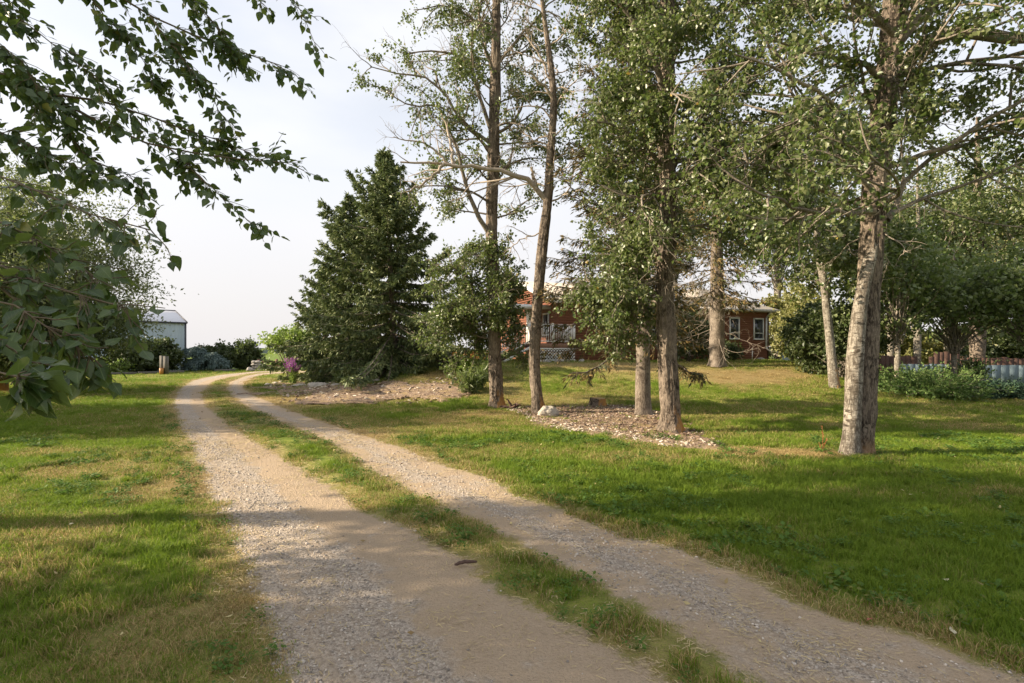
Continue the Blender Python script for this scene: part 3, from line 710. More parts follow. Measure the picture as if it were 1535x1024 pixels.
def bark_trunk(b, pts, rads, sides=28, rings=90, ridge=.06, flare=.35, seed=0, lobes=3, mi=0, fine=1.0):
    """a trunk with root flare and furrowed bark as real relief"""
    p = smooth_path(pts, rings); d = np.r_[0, np.cumsum(np.linalg.norm(np.diff(p, axis=0), axis=1))]; t = d / d[-1]
    R = np.interp(t, np.linspace(0, 1, len(rads)), rads)
    tan = unit(np.gradient(p, axis=0)); u = unit(np.cross(tan, (0, 1, 0))); w = np.cross(tan, u)
    a = np.arange(sides) * 2 * math.pi / sides
    A, D = np.meshgrid(a, d)
    fl = flare * 1.7 * np.exp(-D / .16) * (1 + .6 * np.cos(A * lobes + seed)) 
    ph = A * R[:, None] / .035 * fine
    wob = (vn(D * 0 + A * 3, D, .5, seed) - .5) * 2
    rd = np.abs(vn(A / (2 * math.pi) * 22 * fine + wob, D, 1.0, seed + 3) - .5) * 2 
    rd2 = vn(A / (2 * math.pi) * 46 * fine, D * 4, 1.0, seed + 8)
    lump = (vn(A / 2.1, D * 1.3, 1.0, seed + 5) - .5)
    rd = rd * 1.0; rd[:, -1] = rd[:, 0]; rd2[:, -1] = rd2[:, 0]; lump[:, -1] = lump[:, 0]
    rr = R[:, None] * (1 + fl + ridge * (rd - .5) * 2 + ridge * .6 * (rd2 - .5) + .16 * lump)
    v = p[:, None] + (u[:, None] * np.cos(A)[..., None] + w[:, None] * np.sin(A)[..., None]) * rr[..., None]
    j = np.arange(rings - 1)[:, None] * sides; q = np.arange(sides)[None]; q2 = (q + 1) % sides
    f = np.stack([j + q, j + q2, j + sides + q2, j + sides + q], -1).reshape(-1, 4)
    b.add(v, f, mi); return p, R
def auto_limbs(tp, tr, n, z0, z1, Lf, el0, el1, az=None, azs=9.0):
    zs = tp[:, 2]; st, dr_, L, r0 = [], [], [], []
    for i in range(n):
        z = z0 + (z1 - z0) * (i + rng.random()) / n
        c = np.array([np.interp(z, zs, tp[:, k]) for k in range(3)]); r = float(np.interp(z, zs, tr))
        a = rng.random() * 6.283 if az is None else az + rng.normal() * azs
        if az is None: a = i * 2.39996 + rng.normal() * .4
        e = math.radians(el0 + (el1 - el0) * rng.random())
        st.append(c); dr_.append((math.cos(a) * math.cos(e), math.sin(a) * math.cos(e), math.sin(e)))
        l = Lf((z - z0) / (z1 - z0 + 1e-6)) * (.75 + .5 * rng.random()); L.append(l); r0.append(min(r * .5, .010 * l + .010))
    return np.array(st), np.array(dr_), np.array(L), np.array(r0)
def rfit(r0, k, end=.35): return np.asarray(r0)[:, None] * np.linspace(1, end, k)[None]

def add_crown(root, limbs, lr, mat_leaf, mat_wood, per2=8, len2=.42, per3=6, len3=.35, nleaf=9, leaf=.07, t0=.22, grav2=.0, grav3=-.06, hang=.5, leafy=1.0,
              wood_extra=None, limb_parts=0, sides3=3, spread=.05, dens_fn=None, name_f='foliage'):
    """limbs -> branches -> twigs -> leaves; twigs and leaves are countless, so one mesh each"""
    k = limbs.shape[1]
    wood = MB(); wood.tubes(limbs[limb_parts:], lr[limb_parts:], 6)
    for i in range(limb_parts):
        lb = MB(); lb.tubes(limbs[i:i + 1], lr[i:i + 1], 10); lb.build('limb', mat_wood, root, smooth=True, world_space=True)
    Ll = np.linalg.norm(np.diff(limbs, axis=1), axis=2).sum(1)
    s2, d2, t2, i2 = spawn(limbs, per2, t0, 1.0)
    L2 = Ll[i2] * len2 * (1.25 - .75 * t2) * (.6 + .8 * rng.random(len(t2)))
    p2 = walk(s2, around(d2, .5 + .6 * rng.random(len(t2))), L2, 6, .16, grav2)
    r2 = np.clip(.006 + .012 * L2, .006, .03); wood.tubes(p2, rfit(r2, 6, .3), 4)
    allb = np.concatenate([p2])
    s3, d3, t3, i3 = spawn(allb, per3, .15, 1.0)
    L3 = len3 * (.5 + rng.random(len(t3)))
    p3 = walk(s3, around(d3, .4 + .7 * rng.random(len(t3))), L3, 4, .22, grav3)
    wood.tubes(p3, rfit(np.full(len(t3), .0042), 4, .4), sides3)
    wood.build('branches', mat_wood, root, smooth=True, kind='stuff', world_space=True)
    if leafy <= 0: return p3
    if leafy < 1:
        # leaves live in patches: some branches are bare
        sel = (rng.random(len(p2)) < leafy)[i3]; p3l = p3[sel]
    else: p3l = p3
    if dens_fn is not None: p3l = p3l[rng.random(len(p3l)) < dens_fn(p3l[:, -1])]
    s4, d4, t4, i4 = spawn(p3l, nleaf, .1, 1.0)
    n = len(s4); pos = s4 + rng.normal(0, spread, (n, 3))
    d = unit(rng.normal(0, 1, (n, 3)) + d4 * .5 + np.array((0, 0, -hang)))
    Lf = leaf * (.65 + .6 * rng.random(n))
    lm = MB(); kites(lm, pos, d, Lf, Lf * .78)
    lm.build(name_f, mat_leaf, root, kind='stuff', world_space=True)
    return p3

def tree_root(name, label, cat, x, y, group=None):
    return thing(name, label, cat, (x, y, tz(x, y)), 0, group)
def put_trunk(root, pts, rads, mat, name='trunk', **kw):
    b = MB(); L = Vector(root.location)
    p, R = bark_trunk(b, np.asarray(pts) - np.array(L), rads, **kw)
    b.build(name, mat, root, smooth=True)
    return p + np.array(L), R

# ---- poplar with the twin trunk, right foreground
g = np.array((P(1283, 683, 7.9)[0], 7.9)); r1 = tree_root('poplar_tree', 'largest poplar with a twin trunk, one stem pale and scarred, right of the lawn', 'tree', g[0], g[1], 'poplars in the front lawn')
Y1 = 7.95
tp, tr = put_trunk(r1, [P(1290, 690, Y1), P(1294, 600, Y1), P(1300, 480, Y1), P(1305, 370, Y1), P(1318, 220, Y1), P(1334, 90, Y1), P(1342, 0, Y1), P(1352, -200, Y1), P(1362, -420, Y1), P(1370, -600, Y1)],
                   [.165, .165, .16, .175, .165, .155, .145, .11, .08, .04], m_bark_grey, sides=72, rings=220, ridge=.12, flare=.24, seed=4)
put_trunk(r1, [P(1274, 688, 7.82), P(1278, 620, 7.83), P(1281, 540, 7.82), P(1287, 470, 7.80), P(1297, 415, 7.80), P(1309, 370, 7.86), P(1316, 335, 7.95)],
          [.125, .12, .118, .11, .095, .08, .06], m_bark_pale, name='pale_stem', sides=48, rings=140, ridge=.03, flare=.22, seed=9)
def E(l): return [P(*q) for q in l]
limbs = [smooth_path(E([(1345, 110, 7.9), (1375, 75, 7.7), (1410, 47, 7.6), (1470, 52, 7.5), (1560, 60, 7.4), (1660, 90, 7.2)]), 12, .012),
         smooth_path(E([(1340, 70, 7.9), (1375, 30, 8.0), (1410, 0, 8.1), (1450, -50, 8.2), (1500, -140, 8.3)]), 12, .012),
         smooth_path(E([(1318, 320, 7.9), (1270, 318, 7.5), (1200, 320, 7.2), (1150, 290, 7.0), (1100, 270, 6.8)]), 12, .02),
         smooth_path(E([(1330, 330, 8.0), (1370, 250, 8.2), (1440, 215, 8.0), (1500, 190, 7.8), (1570, 150, 7.6)]), 12, .02),
         smooth_path(E([(1318, 310, 7.9), (1290, 250, 7.6), (1240, 210, 7.4), (1190, 200, 7.1)]), 12, .02),
         smooth_path(E([(1345, 60, 7.9), (1290, 0, 7.6), (1220, -40, 7.3), (1150, -70, 7.1)]), 12, .02),
         smooth_path(E([(1340, 130, 7.9), (1280, 90, 7.5), (1220, 80, 7.2), (1160, 60, 7.0)]), 12, .02)]
lr = [np.linspace(.12, .05, 12), np.linspace(.10, .03, 12), np.linspace(.042, .012, 12), np.linspace(.05, .012, 12), np.linspace(.05, .012, 12), np.linspace(.06, .015, 12), np.linspace(.05, .012, 12)]
st, dd, L, r0 = auto_limbs(tp, tr, 54, 3.5, 13.0, lambda t: 2.9 - 1.4 * t, -5, 45)
stf, ddf, Lf_, r0f = auto_limbs(tp, tr, 5, 4.6, 8.5, lambda t: 1.4, -20, 30, az=math.radians(-95), azs=.7)
st = np.concatenate([st, stf]); dd = np.concatenate([dd, ddf]); L = np.r_[L, Lf_]; r0 = np.r_[r0, r0f]
al = walk(st, dd, L, 12, .13, -.01)
allL = np.concatenate([np.array(limbs), al]); allR = np.concatenate([np.array(lr), rfit(r0, 12, .25)])
T1_den = lambda p: np.where(p[:, 2] > 8.5, .45, .85)
add_crown(r1, allL, allR, m_leaf_poplar, m_limb, per2=10, len2=.45, per3=7, len3=.34, nleaf=15, leaf=.074, limb_parts=7, hang=.45, leafy=.88, dens_fn=T1_den)
# dead twigs hanging close to the trunk
def dead_twigs(root, tp, tr, n, z0, z1, L0, mat=None, droop=-.16, kname='dead_twigs', per=5):
    st, dd, L, r0 = auto_limbs(tp, tr, n, z0, z1, lambda t: L0, -35, 25)
    p = walk(st, dd, L, 9, .3, droop); b = MB(); b.tubes(p, rfit(np.full(n, .011), 9, .35), 5)
    s2, d2, t2, _ = spawn(p, per, .2, 1); q = walk(s2, around(d2, .5 + .7 * rng.random(len(t2))), L0 * .4 * (.4 + rng.random(len(t2))), 6, .3, -.06)
    b.tubes(q, rfit(np.full(len(t2), .005), 6, .35), 4)
    s3, d3, t3, _ = spawn(q, 3, .2, 1); q = walk(s3, around(d3, .5 + .6 * rng.random(len(t3))), L0 * .16 * (.4 + rng.random(len(t3))), 4, .3, -.05)
    b.tubes(q, rfit(np.full(len(t3), .003), 4, .4), 3)
    b.build(kname, mat or m_dead, root, smooth=True, kind='stuff', world_space=True)
dead_twigs(r1, tp, tr, 22, 3.2, 6.2, .75)

# ---- poplar 2 (middle of the wood chip bed)
g = P(1007, 648, 10.2); r2_ = tree_root('poplar_tree', 'straight brown poplar with a forked dense crown, standing in pale wood chips', 'tree', g[0], g[1], 'poplars in the front lawn')
Y2 = 10.2
tp, tr = put_trunk(r2_, E([(1007, 652, Y2), (1004, 600, Y2), (999, 500, Y2), (997, 400, Y2), (1003, 300, Y2), (998, 200, Y2), (1000, 100, Y2), (1000, 0, Y2), (1002, -200, Y2), (1005, -420, Y2)]),
                   [.205, .19, .175, .16, .155, .15, .125, .10, .06, .03], m_bark, sides=60, rings=200, ridge=.14, flare=.30, seed=14)
limbs = [smooth_path(E([(1003, 100, Y2), (1014, 70, 10.1), (1026, 30, 10.0), (1040, -30, 9.9), (1060, -120, 9.8)]), 12, .012),
         smooth_path(E([(998, 150, Y2), (985, 110, 10.0), (968, 60, 9.8), (940, 20, 9.6), (910, -20, 9.4)]), 12, .015),
         smooth_path(E([(998, 260, Y2), (970, 215, 9.9), (930, 190, 9.6), (885, 180, 9.3)]), 12, .02),
         smooth_path(E([(1002, 270, Y2), (1035, 200, 10.0), (1070, 150, 9.8), (1100, 120, 9.7)]), 12, .02)]
lr = [np.linspace(.085, .035, 12), np.linspace(.07, .02, 12), np.linspace(.05, .012, 12), np.linspace(.05, .012, 12)]
st, dd, L, r0 = auto_limbs(tp, tr, 56, 3.9, 13.0, lambda t: 2.15 - .9 * t, -15, 40)
stf, ddf, Lf_, r0f = auto_limbs(tp, tr, 8, 4.4, 8.5, lambda t: 1.2, -25, 30, az=math.radians(-100), azs=.8)
st = np.concatenate([st, stf]); dd = np.concatenate([dd, ddf]); L = np.r_[L, Lf_]; r0 = np.r_[r0, r0f]
al = walk(st, dd, L, 12, .13, -.02)
# low suckers that hide the trunk base of the crown
st2, dd2, L2_, r02 = auto_limbs(tp, tr, 14, 2.7, 4.1, lambda t: 1.5, -40, 5, az=math.radians(160), azs=.5)
al2 = walk(st2, dd2, L2_, 12, .14, -.05)
add_crown(r2_, np.concatenate([np.array(limbs), al, al2]), np.concatenate([np.array(lr), rfit(r0, 12, .25), rfit(r02, 12, .25)]), m_leaf_poplar, m_limb,
          per2=10, len2=.45, per3=7, len3=.34, nleaf=15, leaf=.078, limb_parts=4, hang=.45, leafy=.84, dens_fn=lambda p: np.where(p[:, 2] > 9.5, .4, .85) )
dead_twigs(r2_, tp, tr, 14, 2.4, 4.6, 1.0)

# ---- poplar 4 (left one), open crown
g = P(745, 612, 14.6); r4 = tree_root('poplar_tree', 'leftmost poplar of the front lawn, with orange lichen low on its straight trunk', 'tree', g[0], g[1], 'poplars in the front lawn')
Y4 = 14.6
tp, tr = put_trunk(r4, E([(746, 616, Y4), (742, 560, Y4), (740, 480, Y4), (738, 400, Y4), (737, 300, Y4), (741, 200, Y4), (743, 100, Y4), (744, 0, Y4), (745, -120, Y4), (747, -260, Y4)]),
                   [.225, .185, .175, .17, .165, .15, .12, .10, .06, .03], m_bark, sides=44, rings=170, ridge=.14, flare=.28, seed=24)
def LM(l, k=12, j=.02): return smooth_path(E(l), k, j)
lim4 = [LM([(738, 360, Y4), (720, 330, 14.4), (700, 285, 14.2), (690, 240, 14.0), (672, 180, 13.9), (655, 160, 13.8)]),
        LM([(737, 200, Y4), (715, 130, 14.4), (700, 80, 14.2), (640, 75, 14.0), (610, 80, 13.9)]),
        LM([(739, 230, Y4), (700, 190, 14.5), (660, 155, 14.4), (610, 165, 14.2), (580, 130, 14.0)]),
        LM([(741, 220, Y4), (690, 180, 14.5), (650, 115, 14.2), (590, 110, 14.0), (555, 100, 13.9)]),
        LM([(742, 130, Y4), (725, 60, 14.8), (715, 10, 15.0), (710, -60, 15.1)]),
        LM([(742, 200, Y4), (770, 190, 14.4), (790, 140, 14.0), (830, 110, 13.8)]),
        LM([(741, 100, Y4), (775, 60, 14.4), (810, 20, 14.2), (840, -10, 14.0)]),
        LM([(741, 60, Y4), (700, 20, 14.2), (660, 5, 14.0), (620, 15, 13.9)]),
        LM([(738, 400, Y4), (705, 375, 14.5), (680, 400, 14.4), (660, 430, 14.3)])]
lr4 = [np.linspace(a, b, 12) for a, b in ((.075, .02), (.06, .015), (.05, .012), (.055, .012), (.055, .02), (.05, .014), (.05, .014), (.04, .01), (.04, .01))]
st, dd, L, r0 = auto_limbs(tp, tr, 40, 5.2, 15.5, lambda t: 2.3 - 1.0 * t, 0, 50)
al = walk(st, dd, L, 12, .15, -.01)
add_crown(r4, np.concatenate([np.array(lim4), al]), np.concatenate([np.array(lr4), rfit(r0, 12, .25)]), m_leaf_poplar, m_limb, per2=9, len2=.42, per3=6, len3=.4, nleaf=14, leaf=.082,
          limb_parts=9, hang=.5, leafy=.70, grav3=-.04)
bd = MB(); q_ = np.array(lim4[:5]); s2, d2, t2, _ = spawn(q_, 9, .45, 1.0); p2_ = walk(s2, around(d2, .5 + .6 * rng.random(len(t2))), .8 * (.4 + rng.random(len(t2))), 6, .3, .0)
bd.tubes(p2_, rfit(np.full(len(t2), .010), 6, .3), 4); s3, d3, t3, _ = spawn(p2_, 5, .2, 1); p3_ = walk(s3, around(d3, .5 + .6 * rng.random(len(t3))), .35 * (.4 + rng.random(len(t3))), 4, .3, .0); bd.tubes(p3_, rfit(np.full(len(t3), .005), 4, .4), 3)
bd.build('dead_twigs', m_dead, r4, smooth=True, kind='stuff', world_space=True)
# bushy growth low on the trunk
st, dd, L, r0 = auto_limbs(tp, tr, 20, 2.0, 4.9, lambda t: 1.15 - .3 * t, -30, 15)
st = np.concatenate([st, st[:12]]); a_ = math.radians(180) + rng.normal(0, .5, 12); dd = np.concatenate([dd, np.stack([np.cos(a_), np.sin(a_), -.2 + 0 * a_], -1)]); L = np.r_[L, 1.75 + .3 * rng.random(12)]; r0 = np.r_[r0, np.full(12, .03)]
al = walk(st, dd, L, 12, .15, -.03)
add_crown(r4, al, rfit(r0, 12, .25), m_leaf_poplar, m_limb, per2=10, len2=.42, per3=7, len3=.28, nleaf=10, leaf=.085, hang=.4, leafy=.85, name_f='low_foliage')

# ---- poplar 5, nearly bare
g = P(808, 620, 13.3); r5 = tree_root('poplar_tree', 'slender nearly bare poplar leaning right with a big dead limb, between two leafier poplars', 'tree', g[0], g[1], 'poplars in the front lawn')
Y5 = 13.3
tp, tr = put_trunk(r5, E([(809, 624, Y5), (803, 580, Y5), (801, 520, Y5), (806, 440, Y5), (815, 360, Y5), (821, 300, Y5), (826, 220, Y5), (832, 150, Y5), (823, 80, Y5), (812, 0, Y5), (806, -90, Y5)]),
                   [.175, .145, .14, .135, .125, .115, .10, .085, .06, .045, .02], m_bark, sides=44, rings=170, ridge=.14, flare=.28, seed=34)
lim5 = [LM([(818, 300, Y5), (805, 280, 13.2), (790, 268, 13.1), (745, 255, 13.0), (700, 252, 12.9), (660, 245, 12.8), (600, 243, 12.7)]),
        LM([(805, 285, 13.2), (800, 265, 13.2), (797, 250, 13.15)]),
        LM([(665, 247, 12.8), (650, 265, 12.7), (625, 282, 12.6), (600, 290, 12.5)]),
        LM([(829, 150, Y5), (815, 125, 13.1), (795, 112, 13.0), (780, 100, 12.9)]),
        LM([(832, 135, Y5), (815, 95, 13.4), (800, 70, 13.5), (785, 50, 13.6)]),
        LM([(675, 248, 12.9), (650, 220, 12.8), (620, 212, 12.7), (590, 205, 12.6)]),
        LM([(681, 250, 12.9), (674, 205, 13.0), (662, 170, 13.1)]),
        LM([(824, 220, Y5), (790, 205, 13.4), (770, 190, 13.6)]),
        LM([(822, 270, Y5), (845, 250, 13.2), (870, 245, 13.0)]),
        LM([(815, 350, Y5), (785, 355, 13.4), (755, 380, 13.5)])]
lr5 = [np.linspace(a, b, 12) for a, b in ((.075, .02), (.05, .03), (.045, .012), (.05, .015), (.035, .012), (.035, .01), (.045, .02), (.025, .008), (.02, .008), (.02, .008))]
st, dd, L, r0 = auto_limbs(tp, tr, 22, 5.4, 12.0, lambda t: 1.5 - .4 * t, 0, 50)
al = walk(st, dd, L, 12, .2, -.01)
add_crown(r5, np.concatenate([np.array(lim5), al]), np.concatenate([np.array(lr5), rfit(r0, 12, .25)]), m_leaf_poplar, m_dead, per2=6, len2=.42, per3=5, len3=.3, nleaf=8, leaf=.08,
          limb_parts=10, hang=.5, leafy=.13, grav3=-.03)

# ------------------------------------------------------------------ spruces
def spruce(root, x, y, H, Lmax, mat, step=.25, per=6, z0=.25, droop=.5, dens=1.0, needle=.085, trunk_r=.2, top=None, side_len=.34, bare=None, shoot=5, sf=None, power=.85, base_col=None, lateral=.09, lv=.0, asp=.46):
    zt = tz(x, y); top = top if top is not None else (x, y)
    tp = np.array([(x + (top[0] - x) * t, y + (top[1] - y) * t, zt + H * t) for t in np.linspace(0, 1, 30)])
    b = MB(); bark_trunk(b, tp - np.array(root.location), [trunk_r * 1.1, trunk_r, trunk_r * .8, trunk_r * .55, trunk_r * .3, .015], sides=24, rings=90, ridge=.05, flare=.2, seed=int(H * 10))
    b.build('trunk', m_bark_spruce, root, smooth=True)
    st, di, LL_, zf = [], [], [], []
    z = z0
    while z < H * .985:
        f = z / H; n = per if f < .8 else max(4, per - 1)
        a0 = rng.random() * 6.28
        for j in range(n):
            a = a0 + j * 6.283 / n + rng.normal() * .22
            L = Lmax * ((1 - f) ** power) * (.78 + .4 * rng.random() - lv * .28 + lv * .62 * (rng.random() ** 2)) + .10
            if sf is not None: L *= sf(a, z)
            if L < .06: continue
            el = math.radians(-18 + 60 * f ** 1.3 + rng.normal() * 6) * (1 if droop else 1)
            st.append((x + (top[0] - x) * f, y + (top[1] - y) * f, zt + z + rng.normal() * .04)); di.append((math.cos(a) * math.cos(el), math.sin(a) * math.cos(el), math.sin(el))); LL_.append(L); zf.append(f)
        z += step * (1.15 - .5 * f) * (.5 if z < 1.8 else 1)
    st = np.array(st); di = unit(np.array(di)); LL_ = np.array(LL_); zf = np.array(zf); N = len(st); k = 12
    t = np.linspace(0, 1, k)[None, :, None]
    hd = di * np.array((1, 1, 0)); 
    br = st[:, None] + di[:, None] * LL_[:, None, None] * t
    sag = (-.20 * droop * LL_ * (1 - zf))[:, None] * (t[..., 0] ** 1.2) + (.22 * LL_)[:, None] * t[..., 0] ** 3.2
    br[..., 2] += sag; br += rng.normal(0, .012, br.shape) * t
    w = MB(); w.tubes(br, rfit(np.clip(.010 * LL_ + .006, .006, .04), k, .25), 5)
    # branchlets
    m = np.maximum((LL_ / lateral * dens).astype(int), 3); ii = np.repeat(np.arange(N), m)
    tt_ = .04 + .96 * rng.random(len(ii)) ** .95
    if bare is not None: tt_ = bare + (1 - bare) * rng.random(len(ii)) ** .8
    u = tt_ * (k - 1); a = np.minimum(u.astype(int), k - 2); fr = (u - a)[:, None]
    s0 = br[ii, a] * (1 - fr) + br[ii, a + 1] * fr; tg = unit(br[ii, a + 1] - br[ii, a])
    side = unit(np.cross(tg, (0, 0, 1.0))) * np.where(rng.random(len(ii)) < .5, 1, -1)[:, None]
    sl = side_len * (.45 + .8 * rng.random(len(ii))) * np.clip(1.25 - .75 * tt_, .3, 1) * np.clip(LL_[ii] / 1.2, .35, 1.2)
    d1 = unit(tg * .8 + side * (.25 + .75 * rng.random(len(ii)))[:, None] + np.array((0, 0, -.28 * droop)) + rng.normal(0, .16, (len(ii), 3)))
    bl = walk(s0, d1, sl, 4, .08, -.12 * droop)
    w.tubes(bl, rfit(np.full(len(ii), .005), 4, .5), 3)
    w.build('branches', m_bark_spruce, root, smooth=True, kind='stuff', world_space=True)
    s4, d4, t4, _ = spawn(bl, shoot, .0, 1.0)
    sm, dm, tm, _ = spawn(br, int(6 * dens) + 4, .25, 1.0)
    s4 = np.concatenate([s4, sm]); d4 = np.concatenate([d4, dm]); n = len(s4)
    d = unit(d4 * 1.0 + rng.normal(0, .42, (n, 3)) + np.array((0, 0, -.10)))
    Ln = needle * (.7 + .7 * rng.random(n)); lm = MB(); kites(lm, s4 + rng.normal(0, .014, (n, 3)), d, Ln, Ln * asp, .1)
    lm.build('foliage', mat, root, kind='stuff', world_space=True)
    return br
def sp(px, py, Y, label, *a, **k):
    p = P(px, py, Y); x, y = p[0], Y
    r = tree_root('spruce_tree', label, 'tree', x, y, k.pop('group', None)); spruce(r, x, y, *a, **k); return r
GS = 'spruces beside the driveway'
sp(592, 560, 23.0, 'tallest dark spruce with drooping boughs reaching the ground, beside the worn bed', 9.9, 5.1, m_needle, step=.44, per=7, z0=.15, droop=1.35, needle=.17, trunk_r=.14, side_len=.36, lateral=.040, shoot=12, asp=.33, sf=lambda a, z: .68 if (math.cos(a) < -.2 and z < 2.6) else 1.0, lv=1.0, group=GS,
   top=(P(577, 240, 23)[0], 23.0), power=.90)
sp(524, 560, 25.5, 'second spruce, left of and partly hidden by the tallest one', 9.2, 3.4, m_needle, step=.46, per=7, z0=.15, droop=1.35, needle=.18, trunk_r=.17, side_len=.42, lateral=.052, shoot=9, asp=.36, lv=1.0, group=GS, sf=lambda a, z: .7 if (math.cos(a) < -.2 and z < 2.4) else 1.0)
sp(488, 556, 29.0, 'third spruce with a lower pointed top, behind the small light green tree', 6.3, 3.2, m_needle, step=.52, per=6, z0=.15, droop=1.25, needle=.2, trunk_r=.15, side_len=.42, lateral=.06, shoot=7, lv=1.0, group=GS)
sp(520, 566, 26.5, 'small low spruce bush at the left foot of the spruces', 1.9, 1.1, m_needle, step=.20, per=8, z0=.1, droop=.9, needle=.15, trunk_r=.09, side_len=.4, lateral=.10, group=GS)
# spruce in the bed, worn, with brown needles
sp(964, 623, 13.0, 'worn spruce with browning needles in the wood chip bed, half hidden behind a poplar', 10.5, 2.7, m_needle_brown, step=.28, per=6, z0=2.2, droop=1.45, dens=1.5, asp=.22, shoot=8, needle=.13, trunk_r=.175, side_len=.42, bare=.15,
   power=.5, lateral=.10, sf=lambda a, z: 1.05 if math.cos(a) < .2 else .5)
# young shoots hanging left below the crown
# spruce at the crest, mostly dead on its lower boughs
p = P(1075, 541, 22.0); r6 = tree_root('spruce_tree', 'spruce with a thick pale trunk and dead lower twigs, in front of the red house', 'tree', p[0], 22.0)
spruce(r6, p[0], 22.0, 13.5, 2.6, m_needle_brown, step=.38, per=5, z0=3.0, droop=1.4, dens=1.1, asp=.25, shoot=7, needle=.17, trunk_r=.30, side_len=.5, power=.5, lateral=.14)
dtp = np.array([(p[0], 22.0, tz(p[0], 22) + z) for z in np.linspace(0, 10, 20)]); dead_twigs(r6, dtp, np.full(20, .25), 26, tz(p[0], 22) + 1.0, tz(p[0], 22) + 4.5, 1.8, m_dead, -.10, per=7)

# ------------------------------------------------------------------ bushes and background trees
def bush(root, c, R, nclump, per, leaf, mat, clump=.3, hollow=.45, flat=1.0, stems=6, wood=None, base=None, up_bias=.3, lower=-.9, elong=.75, hang=.2):
    c = np.array(c, float); R = np.array(R, float)
    d = unit(rng.normal(0, 1, (nclump, 3))); 
    d[:, 2] = np.where(d[:, 2] < lower, -d[:, 2] * rng.random(nclump), d[:, 2])
    rr = rng.random(nclump) ** hollow * (0.82 + .26 * rng.random(nclump))
    cc = c + d * rr[:, None] * R
    n = nclump * per; ci = np.repeat(np.arange(nclump), per)
    cs = clump * (.6 + .8 * rng.random(nclump))
    pos = cc[ci] + rng.normal(0, 1, (n, 3)) * cs[ci, None] * np.array((1, 1, .7)) * .55
    dirn = unit(rng.normal(0, 1, (n, 3)) + d[ci] * up_bias + np.array((0, 0, -hang)))
    gz = terr(pos[:, 0], pos[:, 1]) + .03; pos[:, 2] = np.maximum(pos[:, 2], gz + .05 * rng.random(n))
    L = leaf * (.6 + .8 * rng.random(n)); b = MB(); kites(b, pos, dirn, L, L * elong)
    b.build('foliage', mat, root, kind='stuff', world_space=True)
    base = np.array(base if base is not None else (root.location[0], root.location[1], root.location[2]))
    k = min(nclump, max(stems, 1) * 8); sel = rng.choice(nclump, k, replace=False)
    st = base + rng.normal(0, .06, (k, 3)) * np.array((1, 1, 0)); en = cc[sel]; t = np.linspace(0, 1, 8)[None, :, None]
    path = st[:, None] * (1 - t) + en[:, None] * t
    path[..., 0] = st[:, None, 0] + (en - st)[:, None, 0] * t[..., 0] ** 1.4; path[..., 1] = st[:, None, 1] + (en - st)[:, None, 1] * t[..., 0] ** 1.4
    path[:, 1:-1] += rng.normal(0, .03, (k, 6, 3)) * R.mean() * .5
    w = MB(); rad = .010 + .006 * R.mean(); w.tubes(path, rfit(np.full(k, rad), 8, .3), 5)
    w.build('branches', wood or m_limb, root, smooth=True, kind='stuff', world_space=True)
def shrub(name, label, cat, px, py, Y, w, h, nclump, per, leaf, mat, group=None, depth=None, **k):
    p = P(px, py, Y); x, y = p[0], Y; z = tz(x, y)
    r = thing(name, label, cat, (x, y, z), 0, group)
    bush(r, (x, y, z + h * .48), (w / 2, (depth or w) / 2, h * .52), nclump, per, leaf, mat, **k); return r
def bgtree(label, px, Y, H, crown_r, crown_z0, mat, nclump=260, per=60, leaf=.13, trunk_r=.16, bark=None, lean=0.0, name='poplar_tree', group='trees behind the right lawn', clump=.55, hollow=.55):
    x = (px - F) / F * Y; z = tz(x, Y); r = thing(name, label, 'tree', (x, Y, z), 0, group)
    tpx = [(0, 0, -.05), (lean * .3, 0, H * .3), (lean * .6 + .15, .1, H * .6), (lean, 0, H)]
    b = MB(); bark_trunk(b, np.array(tpx, float), [trunk_r * 1.05, trunk_r, trunk_r * .65, trunk_r * .2], sides=22, rings=80, ridge=.04, flare=.22, seed=int(abs(px)))
    b.build('trunk', bark or m_bark_aspen, r, smooth=True)
    cz = (crown_z0 + H) / 2
    bush(r, (x + lean * .7, Y, z + cz), (crown_r, crown_r, (H - crown_z0) / 2), nclump, per, leaf, mat, clump=clump, hollow=hollow, stems=5, base=(x + lean * .35, Y, z + crown_z0 * .8), lower=-1.0)
    return r

# right background
bgtree('tall background poplar right of the twin trunk, with orange lichen on its base', 1465, 27.0, 14.0, 3.6, 4.2, m_leaf_poplar, 160, 62, .15, .33, bark=m_bark)
bgtree('background poplar nearest to the right edge of the view', 1560, 24.0, 12.5, 3.4, 3.6, m_leaf_poplar, 150, 62, .14, .2)
bgtree('background poplar between the twin trunk and the lichen covered one', 1375, 26.0, 11.5, 3.2, 3.0, m_leaf_poplar, 140, 60, .14, .16)
bgtree('dim background poplar standing just right behind the twin trunk', 1335, 30.0, 12.5, 3.2, 3.6, m_leaf_poplar, 150, 60, .16, .16)
bgtree('farthest background poplar seen above the fence', 1500, 36.0, 15.0, 4.6, 3.5, m_leaf_olive, 190, 60, .2, .25)
bgtree('slim background poplar with a thin grey trunk over the fence', 1420, 31.0, 12.0, 3.0, 3.5, m_leaf_maple, 150, 60, .17, .18)
bgtree('tall poplar rising behind the right half of the red house', 1165, 38.0, 15.5, 4.2, 6.6, m_leaf_poplar, 190, 62, .2, .25)
bgtree('tall poplar rising behind the middle of the red house', 1010, 39.0, 14.5, 3.8, 6.8, m_leaf_poplar, 170, 62, .2, .25)
